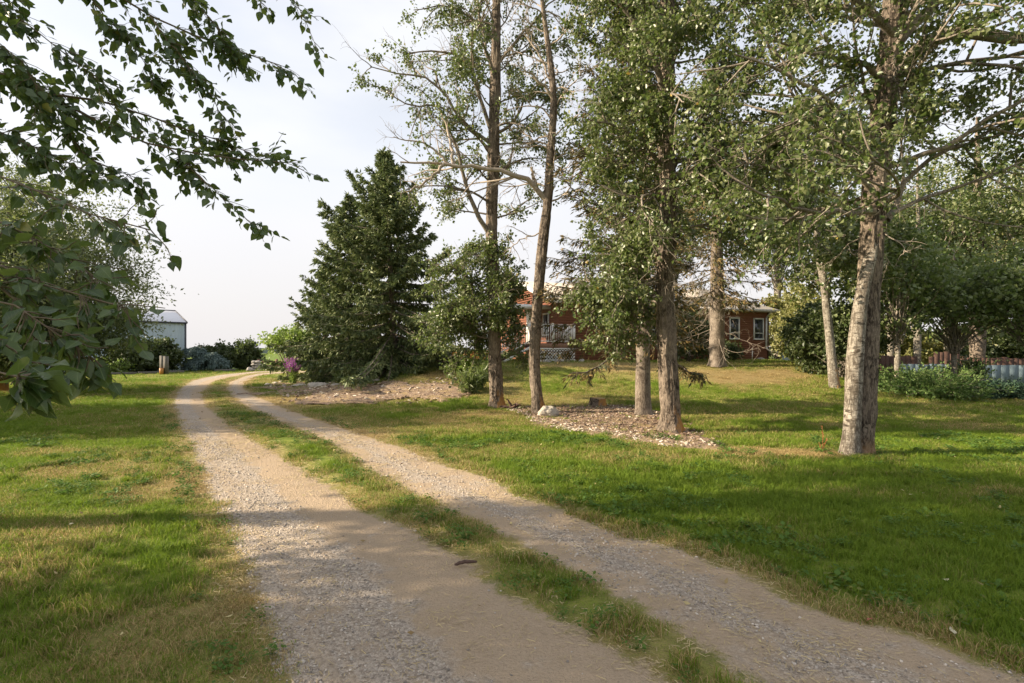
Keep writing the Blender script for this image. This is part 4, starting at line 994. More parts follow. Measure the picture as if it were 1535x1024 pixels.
# thin aspen on the slope
x7 = P(1250, 596, 18.0)[0]; r7 = tree_root('aspen_tree', 'thin white barked aspen leaning left on the slope, right of the red house', 'tree', x7, 18.0)
tp7, tr7 = put_trunk(r7, E([(1253, 598, 18), (1247, 540, 18), (1241, 480, 18), (1236, 430, 18), (1229, 390, 18), (1222, 330, 18), (1216, 270, 18), (1212, 200, 18)]), [.20, .15, .135, .125, .12, .10, .08, .03], m_bark_aspen, sides=32, rings=120, ridge=.03, flare=.3, seed=44)
st, dd, L, r0 = auto_limbs(tp7, tr7, 34, 4.0, 9.0, lambda t: 2.6 - 1.0 * t, -10, 35)
add_crown(r7, walk(st, dd, L, 12, .14, -.02), rfit(r0, 12, .25), m_leaf_poplar, m_limb, per2=8, per3=6, len3=.45, nleaf=13, leaf=.13, spread=.08)
# young tree in front of the fence, whose leaves show below the crown of the twin poplar
bgtree('small leafy maple in front of the grey panel fence', 1430, 19.5, 5.6, 3.2, 1.9, m_leaf_maple, 125, 60, .15, .10, name='maple_tree', group='young maples by the panel fence')
bgtree('small leafy maple at the right edge, its branches over the panel fence', 1545, 18.0, 5.5, 2.6, 1.9, m_leaf_maple, 110, 60, .14, .10, name='maple_tree', group='young maples by the panel fence')
bgtree('young leafy maple right behind the twin poplar trunk', 1345, 18.5, 6.0, 2.2, 2.1, m_leaf_maple, 90, 60, .14, .09, name='maple_tree', group='young maples by the panel fence')

shrub('lilac_bush', 'big dark green bush between the white barked aspen and the twin poplar', 'bush', 1262, 585, 20.0, 3.3, 3.0, 150, 70, .13, m_leaf_dark)
shrub('hedge_bush', 'olive green bush right of the water barrel', 'bush', 1205, 548, 26.5, 2.8, 4.2, 150, 70, .15, m_leaf_olive)
shrub('hedge_bush', 'dense dark green bush on the slope edge, left of the white barked aspen', 'bush', 1222, 565, 22.5, 2.6, 2.9, 150, 70, .13, m_leaf_dark)
shrub('hedge_bush', 'tall pale olive bush rising behind the right end of the house', 'bush', 1185, 535, 36.0, 4.6, 6.2, 170, 70, .2, m_leaf_olive)
shrub('lilac_bush', 'dark bush against the house wall, left of the thick pale spruce trunk', 'bush', 1032, 541, 25.0, 2.6, 2.7, 110, 60, .13, m_leaf_dark)
shrub('lilac_bush', 'small dark bush against the house wall, right of the thick pale spruce trunk', 'bush', 1093, 541, 26.8, .9, 1.0, 40, 50, .10, m_leaf_dark)
for a_ in ((1335, 533, 33, 5.5, 3.6, 'olive bush far behind the fence, directly right of the twin trunk', m_leaf_olive), (1405, 533, 35, 6, 3.0, 'dim bush far behind the fence, between the two slim poplars', m_leaf_dark), (1450, 533, 38, 6, 4.4, 'sunlit olive bush far behind the fence, near the lichen covered trunk', m_leaf_olive), (1520, 533, 35, 6.5, 4.0, 'wide dim bush far behind the fence at the right edge', m_leaf_dark), (1275, 533, 34, 5.5, 4.6, 'olive bush far behind, between the aspen and the twin trunk', m_leaf_olive), (1600, 533, 33, 7, 5, 'bush far behind the fence just past the right edge', m_leaf_dark)):
    shrub('hedge_bush', a_[5], 'bush', a_[0], a_[1], a_[2], a_[3], a_[4], 170, 70, .2, a_[6])
# junipers: low, layered
def juniper(label, px, py, Y, w, h, n, mat=m_juniper, depth=None):
    p = P(px, py, Y); x = p[0]; z = tz(x, Y); r = thing('juniper_bush', label, 'bush', (x, Y, z), 0, 'low junipers in front of the panel fence')
    N = n; a = rng.random(N) * 6.283; L = w / 2 * (.4 + .65 * rng.random(N)); el = np.radians(6 + min(34, 42 * h) * rng.random(N) ** 1.5)
    st = np.stack([x + rng.normal(0, w * .07, N), Y + rng.normal(0, w * .05, N), np.full(N, z + .08)], -1)
    d = np.stack([np.cos(a) * np.cos(el), np.sin(a) * np.cos(el) * ((depth or w) / w), np.sin(el)], -1)
    br = walk(st, d, L, 9, .08, -.045 + .02); br[..., 2] = np.maximum(br[..., 2], terr(br[..., 0], br[..., 1]) + .06)
    wd = MB(); wd.tubes(br, rfit(np.full(N, .012), 9, .3), 4)
    s2, d2, t2, _ = spawn(br, 16, .25, 1.0); bl = walk(s2, around(d2, .35 + .4 * rng.random(len(t2))), .22 * (.5 + rng.random(len(t2))), 3, .1, .08)
    wd.build('branches', m_limb, r, smooth=True, kind='stuff', world_space=True)
    s3, d3, t3, _ = spawn(bl, 6, 0, 1); n3 = len(s3); Ls = .10 * (.7 + .6 * rng.random(n3)); lm = MB(); kites(lm, s3 + rng.normal(0, .02, (n3, 3)), unit(d3 + rng.normal(0, .35, (n3, 3)) + (0, 0, .1)), Ls, Ls * .4, .1)
    lm.build('foliage', mat, r, kind='stuff', world_space=True)
juniper('low spreading juniper just right of the twin poplar trunk', 1345, 592, 18.5, 2.8, 1.1, 90)
juniper('widest bright green juniper in the middle of the row', 1400, 598, 17.3, 3.4, .8, 150)
juniper('bluish green juniper below the widest stretch of grey panels', 1480, 596, 18.2, 2.8, .5, 110, m_needle_teal)
juniper('bluish green juniper at the right edge of the view', 1545, 598, 17.5, 2.4, .5, 90, m_needle_teal)
shrub('hedge_bush', 'small dark bush standing directly against the grey panel fence', 'bush', 1448, 570, 21.5, 1.5, 1.25, 60, 60, .11, m_leaf_dark)

# left background
bx = -20.5
r12 = thing('willow_tree', 'fine leaved willow tree behind the overhanging poplar branches on the left', 'tree', (bx, 20.5, 0), 0)
b = MB(); bark_trunk(b, np.array([(0, 0, -.05), (.2, 0, 2), (.1, .2, 5), (.4, 0, 8)], float), [.25, .2, .14, .04], sides=22, rings=60, seed=3); b.build('trunk', m_bark, r12, smooth=True)
bush(r12, (bx + .4, 20.5, 4.6), (5.6, 4.2, 4.5), 620, 130, .14, m_leaf_willow, clump=.62, hollow=.6, stems=9, base=(bx, 20.5, .8), lower=-.9, elong=.42, hang=.4)
bush(r12, (bx + 2.6, 19.5, 2.2), (3.6, 2.2, 2.0), 220, 110, .14, m_leaf_dark, clump=.5, hollow=.6, stems=6, base=(bx, 20.5, .3), lower=-.9, elong=.5, hang=.3)

GH = 'shrubs in front of the metal shed'
shrub('hedge_bush', 'rounded dark shrub before the shed wall, left of the old post', 'bush', 205, 557, 39.5, 4.6, 2.6, 150, 60, .2, m_leaf_dark, GH)
shrub('hedge_bush', 'tall rounded dark shrub before the shed corner, behind the old post', 'bush', 240, 557, 41.0, 3.2, 2.7, 130, 60, .2, m_leaf_dark, GH)
shrub('hedge_bush', 'low light green shrub at the left end of the garden edge', 'bush', 165, 560, 37.0, 2.2, 1.2, 60, 50, .16, m_leaf_light)
shrub('hedge_bush', 'dark shrub between the drooping blue spruce and the rounded shrub', 'bush', 325, 556, 47.0, 3.6, 2.4, 120, 60, .22, m_leaf_dark)
shrub('hedge_bush', 'rounded dark shrub left of the stone gate pier', 'bush', 366, 556, 46.0, 3.1, 2.75, 130, 60, .2, m_leaf_dark)
# weeping blue spruce
pw = P(300, 556, 43.0); rw = thing('weeping_spruce', 'drooping blue grey spruce right of the shed corner', 'tree', (pw[0], 43.0, 0))
for cx, cz, rad in ((-.2, 2.2, .5), (-1.0, 2.1, .35), (.9, 1.75, .5), (.1, 1.4, .75), (1.6, 1.3, .5), (-.6, 1.2, .5)):
    N = 90; a = rng.random(N) * 6.283; d = np.stack([np.cos(a), np.sin(a), .5 + 0 * a], -1)
    br = walk(np.tile((pw[0] + cx, 43.0, cz - .3), (N, 1)), d, rad * 2.4 * (.5 + .6 * rng.random(N)), 9, .08, -.32); br[..., 2] = np.maximum(br[..., 2], .05)
    s2, d2, t2, _ = spawn(br, 30, .1, 1); n2 = len(s2); lm = MB(); kites(lm, s2 + rng.normal(0, .05, (n2, 3)), unit(d2 + rng.normal(0, .4, (n2, 3)) + (0, 0, -.3)), np.full(n2, .2), np.full(n2, .07), .1)
    lm.build('foliage', m_needle_blue, rw, kind='stuff', world_space=True)
b = MB(); b.tubes(np.array([smooth_path([(0, 0, 0), (.1, 0, .8), (-.1, 0, 1.6), (.1, 0, 2.1)], 10)]), np.array([np.linspace(.12, .05, 10)]), 8); b.build('trunk', m_bark_spruce, rw, smooth=True)

# small light green tree
pt = P(434, 556, 30.0); rt = thing('small_tree', 'small bright green multi stemmed tree left of the spruces', 'tree', (pt[0], 30.0, 0))
for q in range(5):
    a = q * 1.25; b = MB(); b.tubes(np.array([smooth_path([(.05 * math.cos(a), .05 * math.sin(a), 0), (.25 * math.cos(a), .2 * math.sin(a), .8), (.7 * math.cos(a), .5 * math.sin(a), 1.8), (1.0 * math.cos(a), .8 * math.sin(a), 2.6)], 12)]), np.array([np.linspace(.05, .015, 12)]), 7)
    b.build('stem', m_limb, rt, smooth=True)
bush(rt, (pt[0] + .1, 30.0, 2.1), (1.75, 1.5, 1.15), 130, 50, .15, m_leaf_light, clump=.42, hollow=.7, stems=3, base=(pt[0], 30, .3), lower=-.5)

# off-frame trees on the left whose shade crosses the lawn and the drive
bgtree('tall leafy poplar left of the lawn, whose shade crosses the driveway', -430, 12.0, 9.0, 3.6, 1.6, m_leaf_poplar, 190, 60, .16, .25, group='poplars left of the lawn', clump=.6)
bgtree('leafy poplar farther left on the lawn, casting shade on the grass', -760, 11.5, 10.0, 3.6, 1.6, m_leaf_poplar, 240, 60, .17, .25, group='poplars left of the lawn', clump=.6)
def offtree(label, x, y, H, R, z0, n=125, leaf=.16):
    r = thing('poplar_tree', label, 'tree', (x, y, 0), 0, 'poplars left of the lawn')
    b = MB(); bark_trunk(b, np.array([(0, 0, -.05), (.1, 0, H * .3), (0, .1, H * .7), (.1, 0, H)], float), [.24, .2, .14, .04], sides=20, rings=60, seed=5); b.build('trunk', m_bark, r, smooth=True)
    bush(r, (x, y, (H + z0) / 2), (R, R, (H - z0) / 2), n, 60, leaf, m_leaf_poplar, clump=.6, hollow=.55, stems=5, base=(x, y, z0 * .8), lower=-1.0)
offtree('nearest poplar out of view on the left, shading the near driveway', -9.6, 2.3, 8.2, 2.5, 2.2, 105, .14)
offtree('tall poplar out of view on the left with a high crown, shading the right lawn', -15.0, 4.0, 12.5, 2.2, 7.2, 55)
offtree('poplar out of view farther left, shading the lower right lawn', -16.5, .6, 12.5, 3.0, 4.5, 100)

# ------------------------------------------------------------------ overhanging poplar, left foreground
rf = thing('poplar_tree', 'foreground poplar with leafy branches hanging into the upper left', 'tree', (-6.3, 2.6, 0))
tpf, trf = put_trunk(rf, [(-6.3, 2.6, -.05), (-6.2, 2.6, 1.5), (-6.25, 2.7, 3.2), (-6.1, 2.7, 5.0), (-6.0, 2.8, 7.0), (-5.9, 2.8, 9.0)], [.26, .22, .2, .16, .1, .03], m_bark, sides=36, rings=120, ridge=.06, seed=54)
hub = np.array((-6.2, 2.65, 3.3))
def FB(l, start=None, k=16):
    pts_ = ([start] if start is not None else []) + [P(*q) for q in l]
    return smooth_path(pts_, k, .006)
near_br = [ # path, radius, leaves density per m, twig length, leaf size
 (FB([(-160, 60, 4.0), (0, 109, 3.9), (78, 143, 3.9), (156, 189, 3.95), (234, 223, 4.0), (320, 232, 4.1), (371, 240, 4.2), (432, 244, 4.3)], hub), .022, 26, .30),
 (FB([(70, 140, 3.9), (95, 180, 3.9), (110, 215, 3.9), (128, 235, 3.95), (170, 255, 4.0), (205, 268, 4.0)]), .009, 16, .2),
 (FB([(255, 224, 4.0), (290, 255, 4.0), (312, 277, 4.0), (345, 305, 4.05)]), .006, 10, .16),
 (FB([(345, 305, 4.05), (371, 332, 4.1), (392, 340, 4.1)]), .004, 3, .12),
 (FB([(72, 143, 3.9), (150, 150, 4.0), (215, 172, 4.1), (275, 195, 4.2), (330, 210, 4.3), (372, 228, 4.35)]), .010, 18, .22),
 (FB([(-100, -120, 4.2), (60, -70, 4.2), (150, -20, 4.2), (235, 30, 4.25), (310, 62, 4.3), (365, 80, 4.35), (420, 98, 4.4)], hub + np.array((0, 0, .8))), .022, 26, .32),
 (FB([(225, 25, 4.2), (262, 75, 4.2), (300, 120, 4.25), (322, 150, 4.3), (335, 185, 4.3)]), .007, 15, .2),
 (FB([(120, -40, 4.1), (150, 20, 4.1), (195, 60, 4.1), (215, 95, 4.15), (235, 115, 4.2)]), .007, 15, .22),
 (FB([(250, -40, 4.3), (290, 0, 4.3), (330, 45, 4.3), (352, 85, 4.35)]), .007, 13, .22),
 (FB([(-100, -60, 3.7), (0, 5, 3.7), (60, 50, 3.7), (110, 90, 3.75), (150, 120, 3.8)], hub + np.array((0, 0, .5))), .014, 16, .26),
 (FB([(-80, 30, 3.5), (0, 60, 3.5), (40, 100, 3.5), (60, 140, 3.55)], hub + np.array((0, 0, .2))), .010, 13, .24),
 (FB([(300, -140, 4.6), (400, -60, 4.6), (441, -5, 4.6), (457, 31, 4.6), (465, 51, 4.6), (478, 80, 4.6)], hub + np.array((0, 0, 2.0))), .010, 11, .13),
 (FB([(350, -70, 4.6), (383, -10, 4.6), (400, 12, 4.6)]), .005, 5, .12),
 (FB([(400, -60, 4.6), (430, -8, 4.6), (442, 12, 4.6), (470, 25, 4.6)]), .005, 6, .12),
 # lower, nearer branches
 (FB([(-200, 210, 2.4), (0, 262, 2.3), (60, 290, 2.2), (130, 325, 2.15), (190, 338, 2.1), (226, 345, 2.1)], hub + np.array((.1, 0, -.9))), .012, 18, .15),
 (FB([(-150, 150, 3.0), (0, 195, 3.0), (50, 225, 3.0), (100, 240, 3.0), (140, 262, 3.0)], hub), .012, 15, .2),
 (FB([(-200, 330, 2.0), (0, 390, 1.9), (60, 420, 1.85), (110, 440, 1.85), (150, 460, 1.85), (190, 462, 1.85)], hub + np.array((.1, 0, -1.3))), .012, 20, .15),
 (FB([(-200, 260, 2.2), (0, 330, 2.1), (50, 350, 2.05), (90, 380, 2.0), (130, 400, 2.0), (150, 420, 2.0)], hub + np.array((.1, 0, -1.1))), .012, 20, .17),
 (FB([(-150, 420, 1.7), (0, 452, 1.6), (45, 475, 1.6), (90, 470, 1.6), (130, 500, 1.65), (143, 540, 1.7)], hub + np.array((.1, 0, -1.6))), .009, 17, .11),
 (FB([(-150, 520, 1.3), (-30, 540, 1.2), (10, 556, 1.2), (28, 565, 1.2)], hub + np.array((.1, 0, -1.9))), .008, 9, .05),
 (FB([(-120, 480, 1.4), (-10, 500, 1.35), (15, 520, 1.35), (40, 545, 1.35)]), .005, 9, .06),
 (FB([(-120, 380, 1.8), (-20, 420, 1.8), (20, 440, 1.8), (50, 500, 1.8), (75, 520, 1.8)]), .006, 13, .10),
]
# leaf with pointed tip, folded along its midrib
def near_leaf(seed):
    r = np.random.default_rng(seed); n = 7
    t = np.linspace(0, 1, n) ** 1.1; w = .46 * np.sin(np.pi * np.clip(t, 0, 1) ** .58) ** .8 * (1 - .38 * t); w[-1] = 0; w[0] = .05
    curl = .16 * r.normal(); fold = .10 + .16 * r.random(); wav = .03 * r.normal(0, 1, (5, n)); skew = .05 * r.normal()
    cols = []
    for ci, q in enumerate((0, .5, 1, -.5, -1)):
        cols.append([(w[i] * q + skew * math.sin(3.1 * t[i]), t[i] - .06 * abs(q) * (t[i] < .12) + .03 * abs(q), -curl * t[i] ** 2 - .04 + w[i] * abs(q) ** 1.6 * fold * (1.4 - abs(q) * .6) + wav[ci, i] * abs(q)) for i in range(n)])
    V = sum(cols, []); f = []
    for a_, c_ in ((0, 1), (1, 2)): f += [(a_ * n + i, c_ * n + i, c_ * n + i + 1, a_ * n + i + 1) for i in range(n - 1)]
    for a_, c_ in ((0, 3), (3, 4)): f += [(a_ * n + i, a_ * n + i + 1, c_ * n + i + 1, c_ * n + i) for i in range(n - 1)]
    b = MB().add(V, f); b.add([(-.012, .02, -.05), (.012, .02, -.05), (.008, -.45, .05), (-.008, -.45, .05)], [(0, 1, 2, 3)])
    return b
leaf_b = [near_leaf(i) for i in range(4)]
leaf_m = [b.mesh("poplar_leaf_%d" % i, m_leaf_near, True) for i, b in enumerate(leaf_b)]
for b_, me_ in zip(leaf_b, leaf_m):
    lv_ = np.concatenate(b_.v); setattr_float(me_, 'vx', lv_[:, 0]); setattr_float(me_, 'vy', lv_[:, 1])
leaves = []
wood = MB()
def leaf_frame(pos, d, L):
    d = d / np.linalg.norm(d); s = np.cross(d, rng.normal(0, 1, 3) * .6 + np.array((0, -.35, 1.0))); s /= np.linalg.norm(s); nn = np.cross(s, d)
    M = np.eye(4); M[:3, 0] = s * L; M[:3, 1] = d * L; M[:3, 2] = nn * L; M[:3, 3] = pos + d * L * .45; return M
for path, rad, ntw, tl in near_br:
    k = len(path); wood.tubes(path[None], np.linspace(rad, max(.0025, rad * .18), k)[None], 7)
    # only the part in view carries the dense twigs
    infr = (path[:, 0] / path[:, 1] > -1.12)
    t0 = np.argmax(infr) / (k - 1) if infr.any() else .6
    s, d, t, _ = spawn(path[None], int(ntw * (2.6 if path[-1, 1] > 2.5 else 1.35)), max(t0, .05), 1.0)
    s = np.vstack([s, path[-1:]]); d = np.vstack([d, unit(path[-1:] - path[-2:-1])])
    tw = walk(s, unit(around(d, .35 + .6 * rng.random(len(s))) + np.array((0, 0, -.12))), tl * (.5 + .8 * rng.random(len(s))), 6, .16, -.05)
    wood.tubes(tw, rfit(np.full(len(s), .0028), 6, .5), 4)
    for q in range(len(tw)):
        Lw = np.linalg.norm(np.diff(tw[q], axis=0), axis=1).sum(); nl = max(3, int(Lw / .032))
        for j in range(nl):
            u = (.12 + .88 * (j + rng.random() * .5) / nl) * 5; a = min(int(u), 4); p_ = tw[q, a] * (1 - (u - a)) + tw[q, a + 1] * (u - a)
            td = unit(tw[q, a + 1] - tw[q, a])
            o_ = unit(rng.normal(0, 1, 3)); dirl = unit(o_ * .85 + td * .55 + np.array((0, 0, -.55)))
            sz = (.064 if path[-1, 1] > 2.5 else .054) * (.62 + .62 * rng.random())
            leaves.append((leaf_frame(p_, dirl, sz), rng.integers(0, 4), sz))
wood.build('branches', m_near_twig, rf, smooth=True, kind='stuff', world_space=True)
def leaf_rank(l):
    M = l[0]; X_, Y_, Z_ = M[0, 3], M[1, 3], M[2, 3]
    if Y_ < .3: return 0
    px = F + F * X_ / Y_; py = 528 - F * (Z_ - EYE) / Y_
    return l[2] / Y_ * (1 if -10 < px < 1545 and -10 < py < 1034 else 0)
leaves.sort(key=leaf_rank, reverse=True)
root_inv = Matrix.Translation(rf.location).inverted()
for M, i, sz in leaves[:300]:
    o = bpy.data.objects.new('leaf', leaf_m[i]); scene.collection.objects.link(o); o.parent = rf; o.matrix_local = root_inv @ Matrix([list(r_) for r_ in M])
rest = MB(); rvx = []
for i in range(4):
    Ms = np.array([l[0] for l in leaves[300:] if l[1] == i])
    bv = np.concatenate(leaf_b[i].v); bv4 = np.c_[bv, np.ones(len(bv))]
    V = np.einsum('nij,vj->nvi', Ms, bv4)[..., :3]; rvx.append(np.tile(bv[:, :2], (len(Ms), 1)))
    off_ = (np.arange(len(Ms)) * len(bv))[:, None, None]
    base0 = rest.n; rest.v.append(V.reshape(-1, 3)); rest.n += V.shape[0] * V.shape[1]
    for f in leaf_b[i].f:
        ff = (f[None] + off_).reshape(-1, f.shape[1]) + base0; rest.f.append(ff); rest.m.append(np.zeros(len(ff)))
ro = rest.build('foliage', m_leaf_near, rf, smooth=True, kind='stuff', world_space=True); rvx = np.concatenate(rvx); setattr_float(ro.data, 'vx', rvx[:, 0]); setattr_float(ro.data, 'vy', rvx[:, 1])
print("near leaves", len(leaves))
# crown of the same tree outside the picture, which shades the foreground
bush(rf, (-6.6, 2.2, 5.6), (2.6, 3.0, 3.6), 95, 60, .10, m_leaf_near, clump=.5, hollow=.55, stems=5, base=(-6.2, 2.6, 2.6), lower=-.9)

# ------------------------------------------------------------------ the red house
m_siding = simple("red_cedar_siding", (.235, .095, .06), .65, .18, 6, .15, stretch=(1, 1, 6))
m_white = simple("white_painted_trim", (.78, .77, .75), .5, .06, 5, .05)
m_roof, nt, out = newmat("pale_shingles")
o_ = opos(nt); br_ = nd(nt, 'ShaderNodeTexBrick', {'Vector': mapping(nt, o_, (1, 1.0, 1)), 'Scale': 3.0, 'Mortar Size': .012, 'Color1': c4((.36, .32, .27)), 'Color2': c4((.44, .39, .33)), 'Mortar': c4((.30, .27, .24))})
nn_ = noi(nt, o_, 30, 4, .6); bsdf(nt, out, mixc(nt, ramp(nt, nn_, .4, .7, 0, .3), br_.outputs[0], (.48, .43, .37)), .9, bump(nt, nn_, .4, .01), .15)
m_wood = simple("deck_wood", (.25, .14, .09), .75, .3, 9, .3, stretch=(1, 8, 1))
m_tread = simple("dark_stair_wood", (.10, .06, .045), .75, .3, 9, .3)
m_glass, nt, out = newmat("window_glass"); bsdf(nt, out, (.03, .035, .04), .05, None, .8)
m_stonep = simple("foundation_stone", (.42, .38, .33), .85, .35, 7, .5)
m_soffit = simple("grey_gutter", (.50, .48, .46), .5, .1, 6, .05)
HA = (2.3, 26.0); th = math.atan2(5, 13.2)
HZ = 1.12
house = thing('red_house', 'single storey red sided house with a pale roof, up on the rise behind the trees', 'house', (HA[0], HA[1], HZ), th)
WH = 3.12; HL, HD = 14.1, 8.6
def siding(b, x0, x1, y0, y1, z0, z1, axis, sign, pitch=.13):
    """lapped boards: each one leans out at its foot"""
    z = z0
    while z < z1 - .01:
        zt_ = min(z + pitch, z1)
        if axis == 'x':
            yy = y0; v = [(x0, yy + sign * .010, z), (x1, yy + sign * .010, z), (x1, yy + sign * .004, zt_), (x0, yy + sign * .004, zt_), (x0, yy, z), (x1, yy, z)]
        else:
            xx = x0; v = [(xx + sign * .010, y0, z), (xx + sign * .010, y1, z), (xx + sign * .004, y1, zt_), (xx + sign * .004, y0, zt_), (xx, y0, z), (xx, y1, z)]
        b.add(v, [(0, 1, 2, 3), (4, 5, 1, 0)]); z += pitch
b = MB(); b.box(0, HL, .0, HD, -.1, WH); b.build('wall_core', m_siding, house)
b = MB(); siding(b, 0, HL, -.003, 0, .0, WH, 'x', -1); b.build('front_siding', m_siding, house)
b = MB(); siding(b, -.003, 0, 0, HD, .0, WH, 'y', -1)
# gable triangle, boards shortening to the ridge
RZ = WH + 1.35; ov = .45; ry = HD / 2
z = WH
while z < RZ - .05:
    h_ = .13; f0 = (z - WH) / (RZ - WH); f1 = min((z + h_ - WH) / (RZ - WH), 1)
    v = [(-.014, ry * f0, z), (-.014, HD - ry * f0, z), (-.007, HD - ry * f1, min(z + h_, RZ)), (-.007, ry * f1, min(z + h_, RZ)), (-.003, ry * f0, z), (-.003, HD - ry * f0, z)]
    b.add(v, [(0, 1, 2, 3), (4, 5, 1, 0)]); z += h_
b.build('gable_siding', m_siding, house)
b = MB()     # main roof: two pitched slabs
x0, x1 = -.55, 9.6
sl = (RZ - WH) / ry
def slab(b, x0, x1, ya, za, yb, zb, th_=.14):
    v = [(x0, ya, za), (x1, ya, za), (x1, yb, zb), (x0, yb, zb)]; v2 = [(a_, b_, c_ + th_) for a_, b_, c_ in v]
    b.add(v + v2, [(0, 3, 2, 1), (4, 5, 6, 7), (0, 1, 5, 4), (1, 2, 6, 5), (2, 3, 7, 6), (3, 0, 4, 7)])
slab(b, x0, x1, -ov, WH - ov * sl + .02, ry, RZ + .02); slab(b, x0, x1, HD + ov, WH - ov * sl + .02, ry, RZ + .02)
b.build('roof', m_roof, house)
b = MB()     # hipped wing at the right end
hx0, hx1 = 8.4, HL + .5; cxm = (hx0 + hx1) / 2 + .1; hz = WH - .12; apz = RZ + .05
v = [(hx0, -ov - .03, hz), (hx1, -ov - .03, hz), (hx1, HD + ov, hz), (hx0, HD + ov, hz), (cxm - .6, 2.3, apz), (cxm - .6, HD - 2.3, apz),
     (hx0, -ov - .03, hz - .12), (hx1, -ov - .03, hz - .12), (hx1, HD + ov, hz - .12), (hx0, HD + ov, hz - .12)]
b.add(v, [(0, 1, 4)]).add([], np.zeros((0, 4), int))
b.add(v, [(1, 2, 5, 4), (3, 0, 4, 5), (0, 6, 7, 1), (1, 7, 8, 2), (2, 8, 9, 3), (3, 9, 6, 0), (6, 9, 8, 7)]).add(v, [(2, 3, 5)])
b.build('wing_roof', m_roof, house)
b = MB(); b.bar((x0 - .01, -ov - .06, WH - ov * sl + .05), (hx0 - .02, -ov - .06, WH - ov * sl + .05), .11, .15); b.bar((hx0 - .02, -ov - .10, hz - .06), (hx1 + .02, -ov - .10, hz - .06), .11, .14); b.build('gutter', m_soffit, house)
b = MB(); b.bar((x0 - .03, -ov - .02, WH - ov * sl + .06), (x0 - .03, ry, RZ + .08), .05, .2); b.bar((x0 - .03, HD + ov, WH - ov * sl + .06), (x0 - .03, ry, RZ + .08), .05, .2); b.build('fascia', m_white, house)
b = MB(); b.cyl((11.9, 1.6, hz + .4), (11.9, 1.6, RZ + .25), .06, None, 10); b.cyl((11.9, 1.6, RZ + .25), (11.9, 1.6, RZ + .32), .12, None, 10); b.build('roof_vent', m_white, house)
# corner boards
b = MB(); b.box(HL - .05, HL + .03, -.055, .02, 0, WH - .1); b.build('corner_board', m_tread, house)
def window(x0, x1, z0, z1, y=-.03, wall='front'):
    f = MB(); t = .075
    if wall == 'front':
        f.box(x0, x1, y - .05, y + .02, z1 - t, z1); f.box(x0, x1, y - .06, y + .02, z0, z0 + t); f.box(x0, x0 + t, y - .045, y + .02, z0 + t, z1 - t); f.box(x1 - t, x1, y - .045, y + .02, z0 + t, z1 - t)
        w_ = f.build('window', m_white, house); g_ = MB().box(x0 + t, x1 - t, y - .015, y + .0, z0 + t, z1 - t).build('pane', m_glass, w_)
        MB().box(x0 + t, x1 - t, y - .03, y - .017, (z0 + z1) / 2 - .02 - .25, (z0 + z1) / 2 + .02 - .25).build('frame', m_white, w_)
    else:
        f.box(y - .05, y + .02, x0, x1, z1 - t, z1); f.box(y - .06, y + .02, x0, x1, z0, z0 + t); f.box(y - .045, y + .02, x0, x0 + t, z0 + t, z1 - t); f.box(y - .045, y + .02, x1 - t, x1, z0 + t, z1 - t)
        w_ = f.build('window', m_white, house); MB().box(y - .015, y, x0 + t, x1 - t, z0 + t, z1 - t).build('pane', m_glass, w_)
window(12.93, 13.72, 1.22, 2.52); window(11.1, 11.85, 1.22, 2.52); window(5.5, 7.0, 1.4, 2.5); window(2.2, 3.4, 1.4, 2.5)
window(.95, 1.65, 1.35, 2.55, -.03, 'gable')
b = MB(); b.box(-.07, .02, 3.0, 3.95, .92, 2.95); b.build('door', m_white, house)
# downspout
b = MB(); p_ = [(13.9, -.42, hz - .1), (13.86, -.12, hz - .45), (13.86, -.10, .78), (13.95, -.14, .62), (14.75, -.35, .42)]
for q in range(4): b.bar(p_[q], p_[q + 1], .08, .07)
b.build('downspout', m_white, house)
# porch roof and post
b = MB(); slab(b, -3.3, -.01, .7, 2.75, 4.4, 2.95, .12); b.build('porch_roof', m_roof, house)
b = MB(); b.box(-3.32, -.02, .64, .69, 2.70, 2.92); b.build('porch_fascia', m_white, house)
b = MB(); b.box(-2.15, -1.98, .85, 1.02, .93, 2.76); b.build('porch_post', m_wood, house)
b = MB(); b.box(-2.15, -1.98, 3.85, 4.02, .93, 2.93); b.build('porch_post', m_wood, house)
# deck
b = MB(); b.box(-2.0, .32, -1.3, -.04, .78, .90); b.box(-2.0, -.04, -.04, 4.3, .78, .90); b.build('deck', m_wood, house)
b = MB(); b.box(-2.02, .34, -1.33, -1.305, .66, .88); b.box(.325, .345, -1.3, -.05, .66, .88); b.build('deck_fascia', m_wood, house)
# lattice skirt, real crossing slats
b = MB()
def lattice(b, x0, x1, y, z0, z1, dx=.15, w=.034):
    n = int((x1 - x0) / dx); hh_ = z1 - z0
    for s, yo in ((1, 0), (-1, .008)):
        for i in range(-int(hh_ / dx) - 1, n + int(hh_ / dx) + 2):
            xa = x0 + i * dx; xb = xa + s * hh_; a = np.array((xa, z0)); c_ = np.array((xb, z1))
            lo, hi = 0.0, 1.0
            if xa != xb:
                ts = sorted(((x0 - xa) / (xb - xa), (x1 - xa) / (xb - xa))); lo, hi = max(0, ts[0]), min(1, ts[1])
            if hi - lo < .02: continue
            q0 = a + (c_ - a) * lo; q1 = a + (c_ - a) * hi
            b.bar((q0[0], y + yo, q0[1]), (q1[0], y + yo, q1[1]), .007, w)
lattice(b, -2.0, .3, -1.34, .10, .64)
b.bar((-2.02, -1.345, .65), (.33, -1.345, .65), .03, .05); b.bar((-2.02, -1.345, .09), (.33, -1.345, .09), .03, .05)
b.build('lattice_skirt', m_white, house, kind='stuff')
b = MB(); b.box(-1.95, .25, -1.22, -1.15, .0, .78); b.build('skirt_shade_sheet', m_tread, house)  # added dark sheet, standing in for the shade under the deck behind the slats
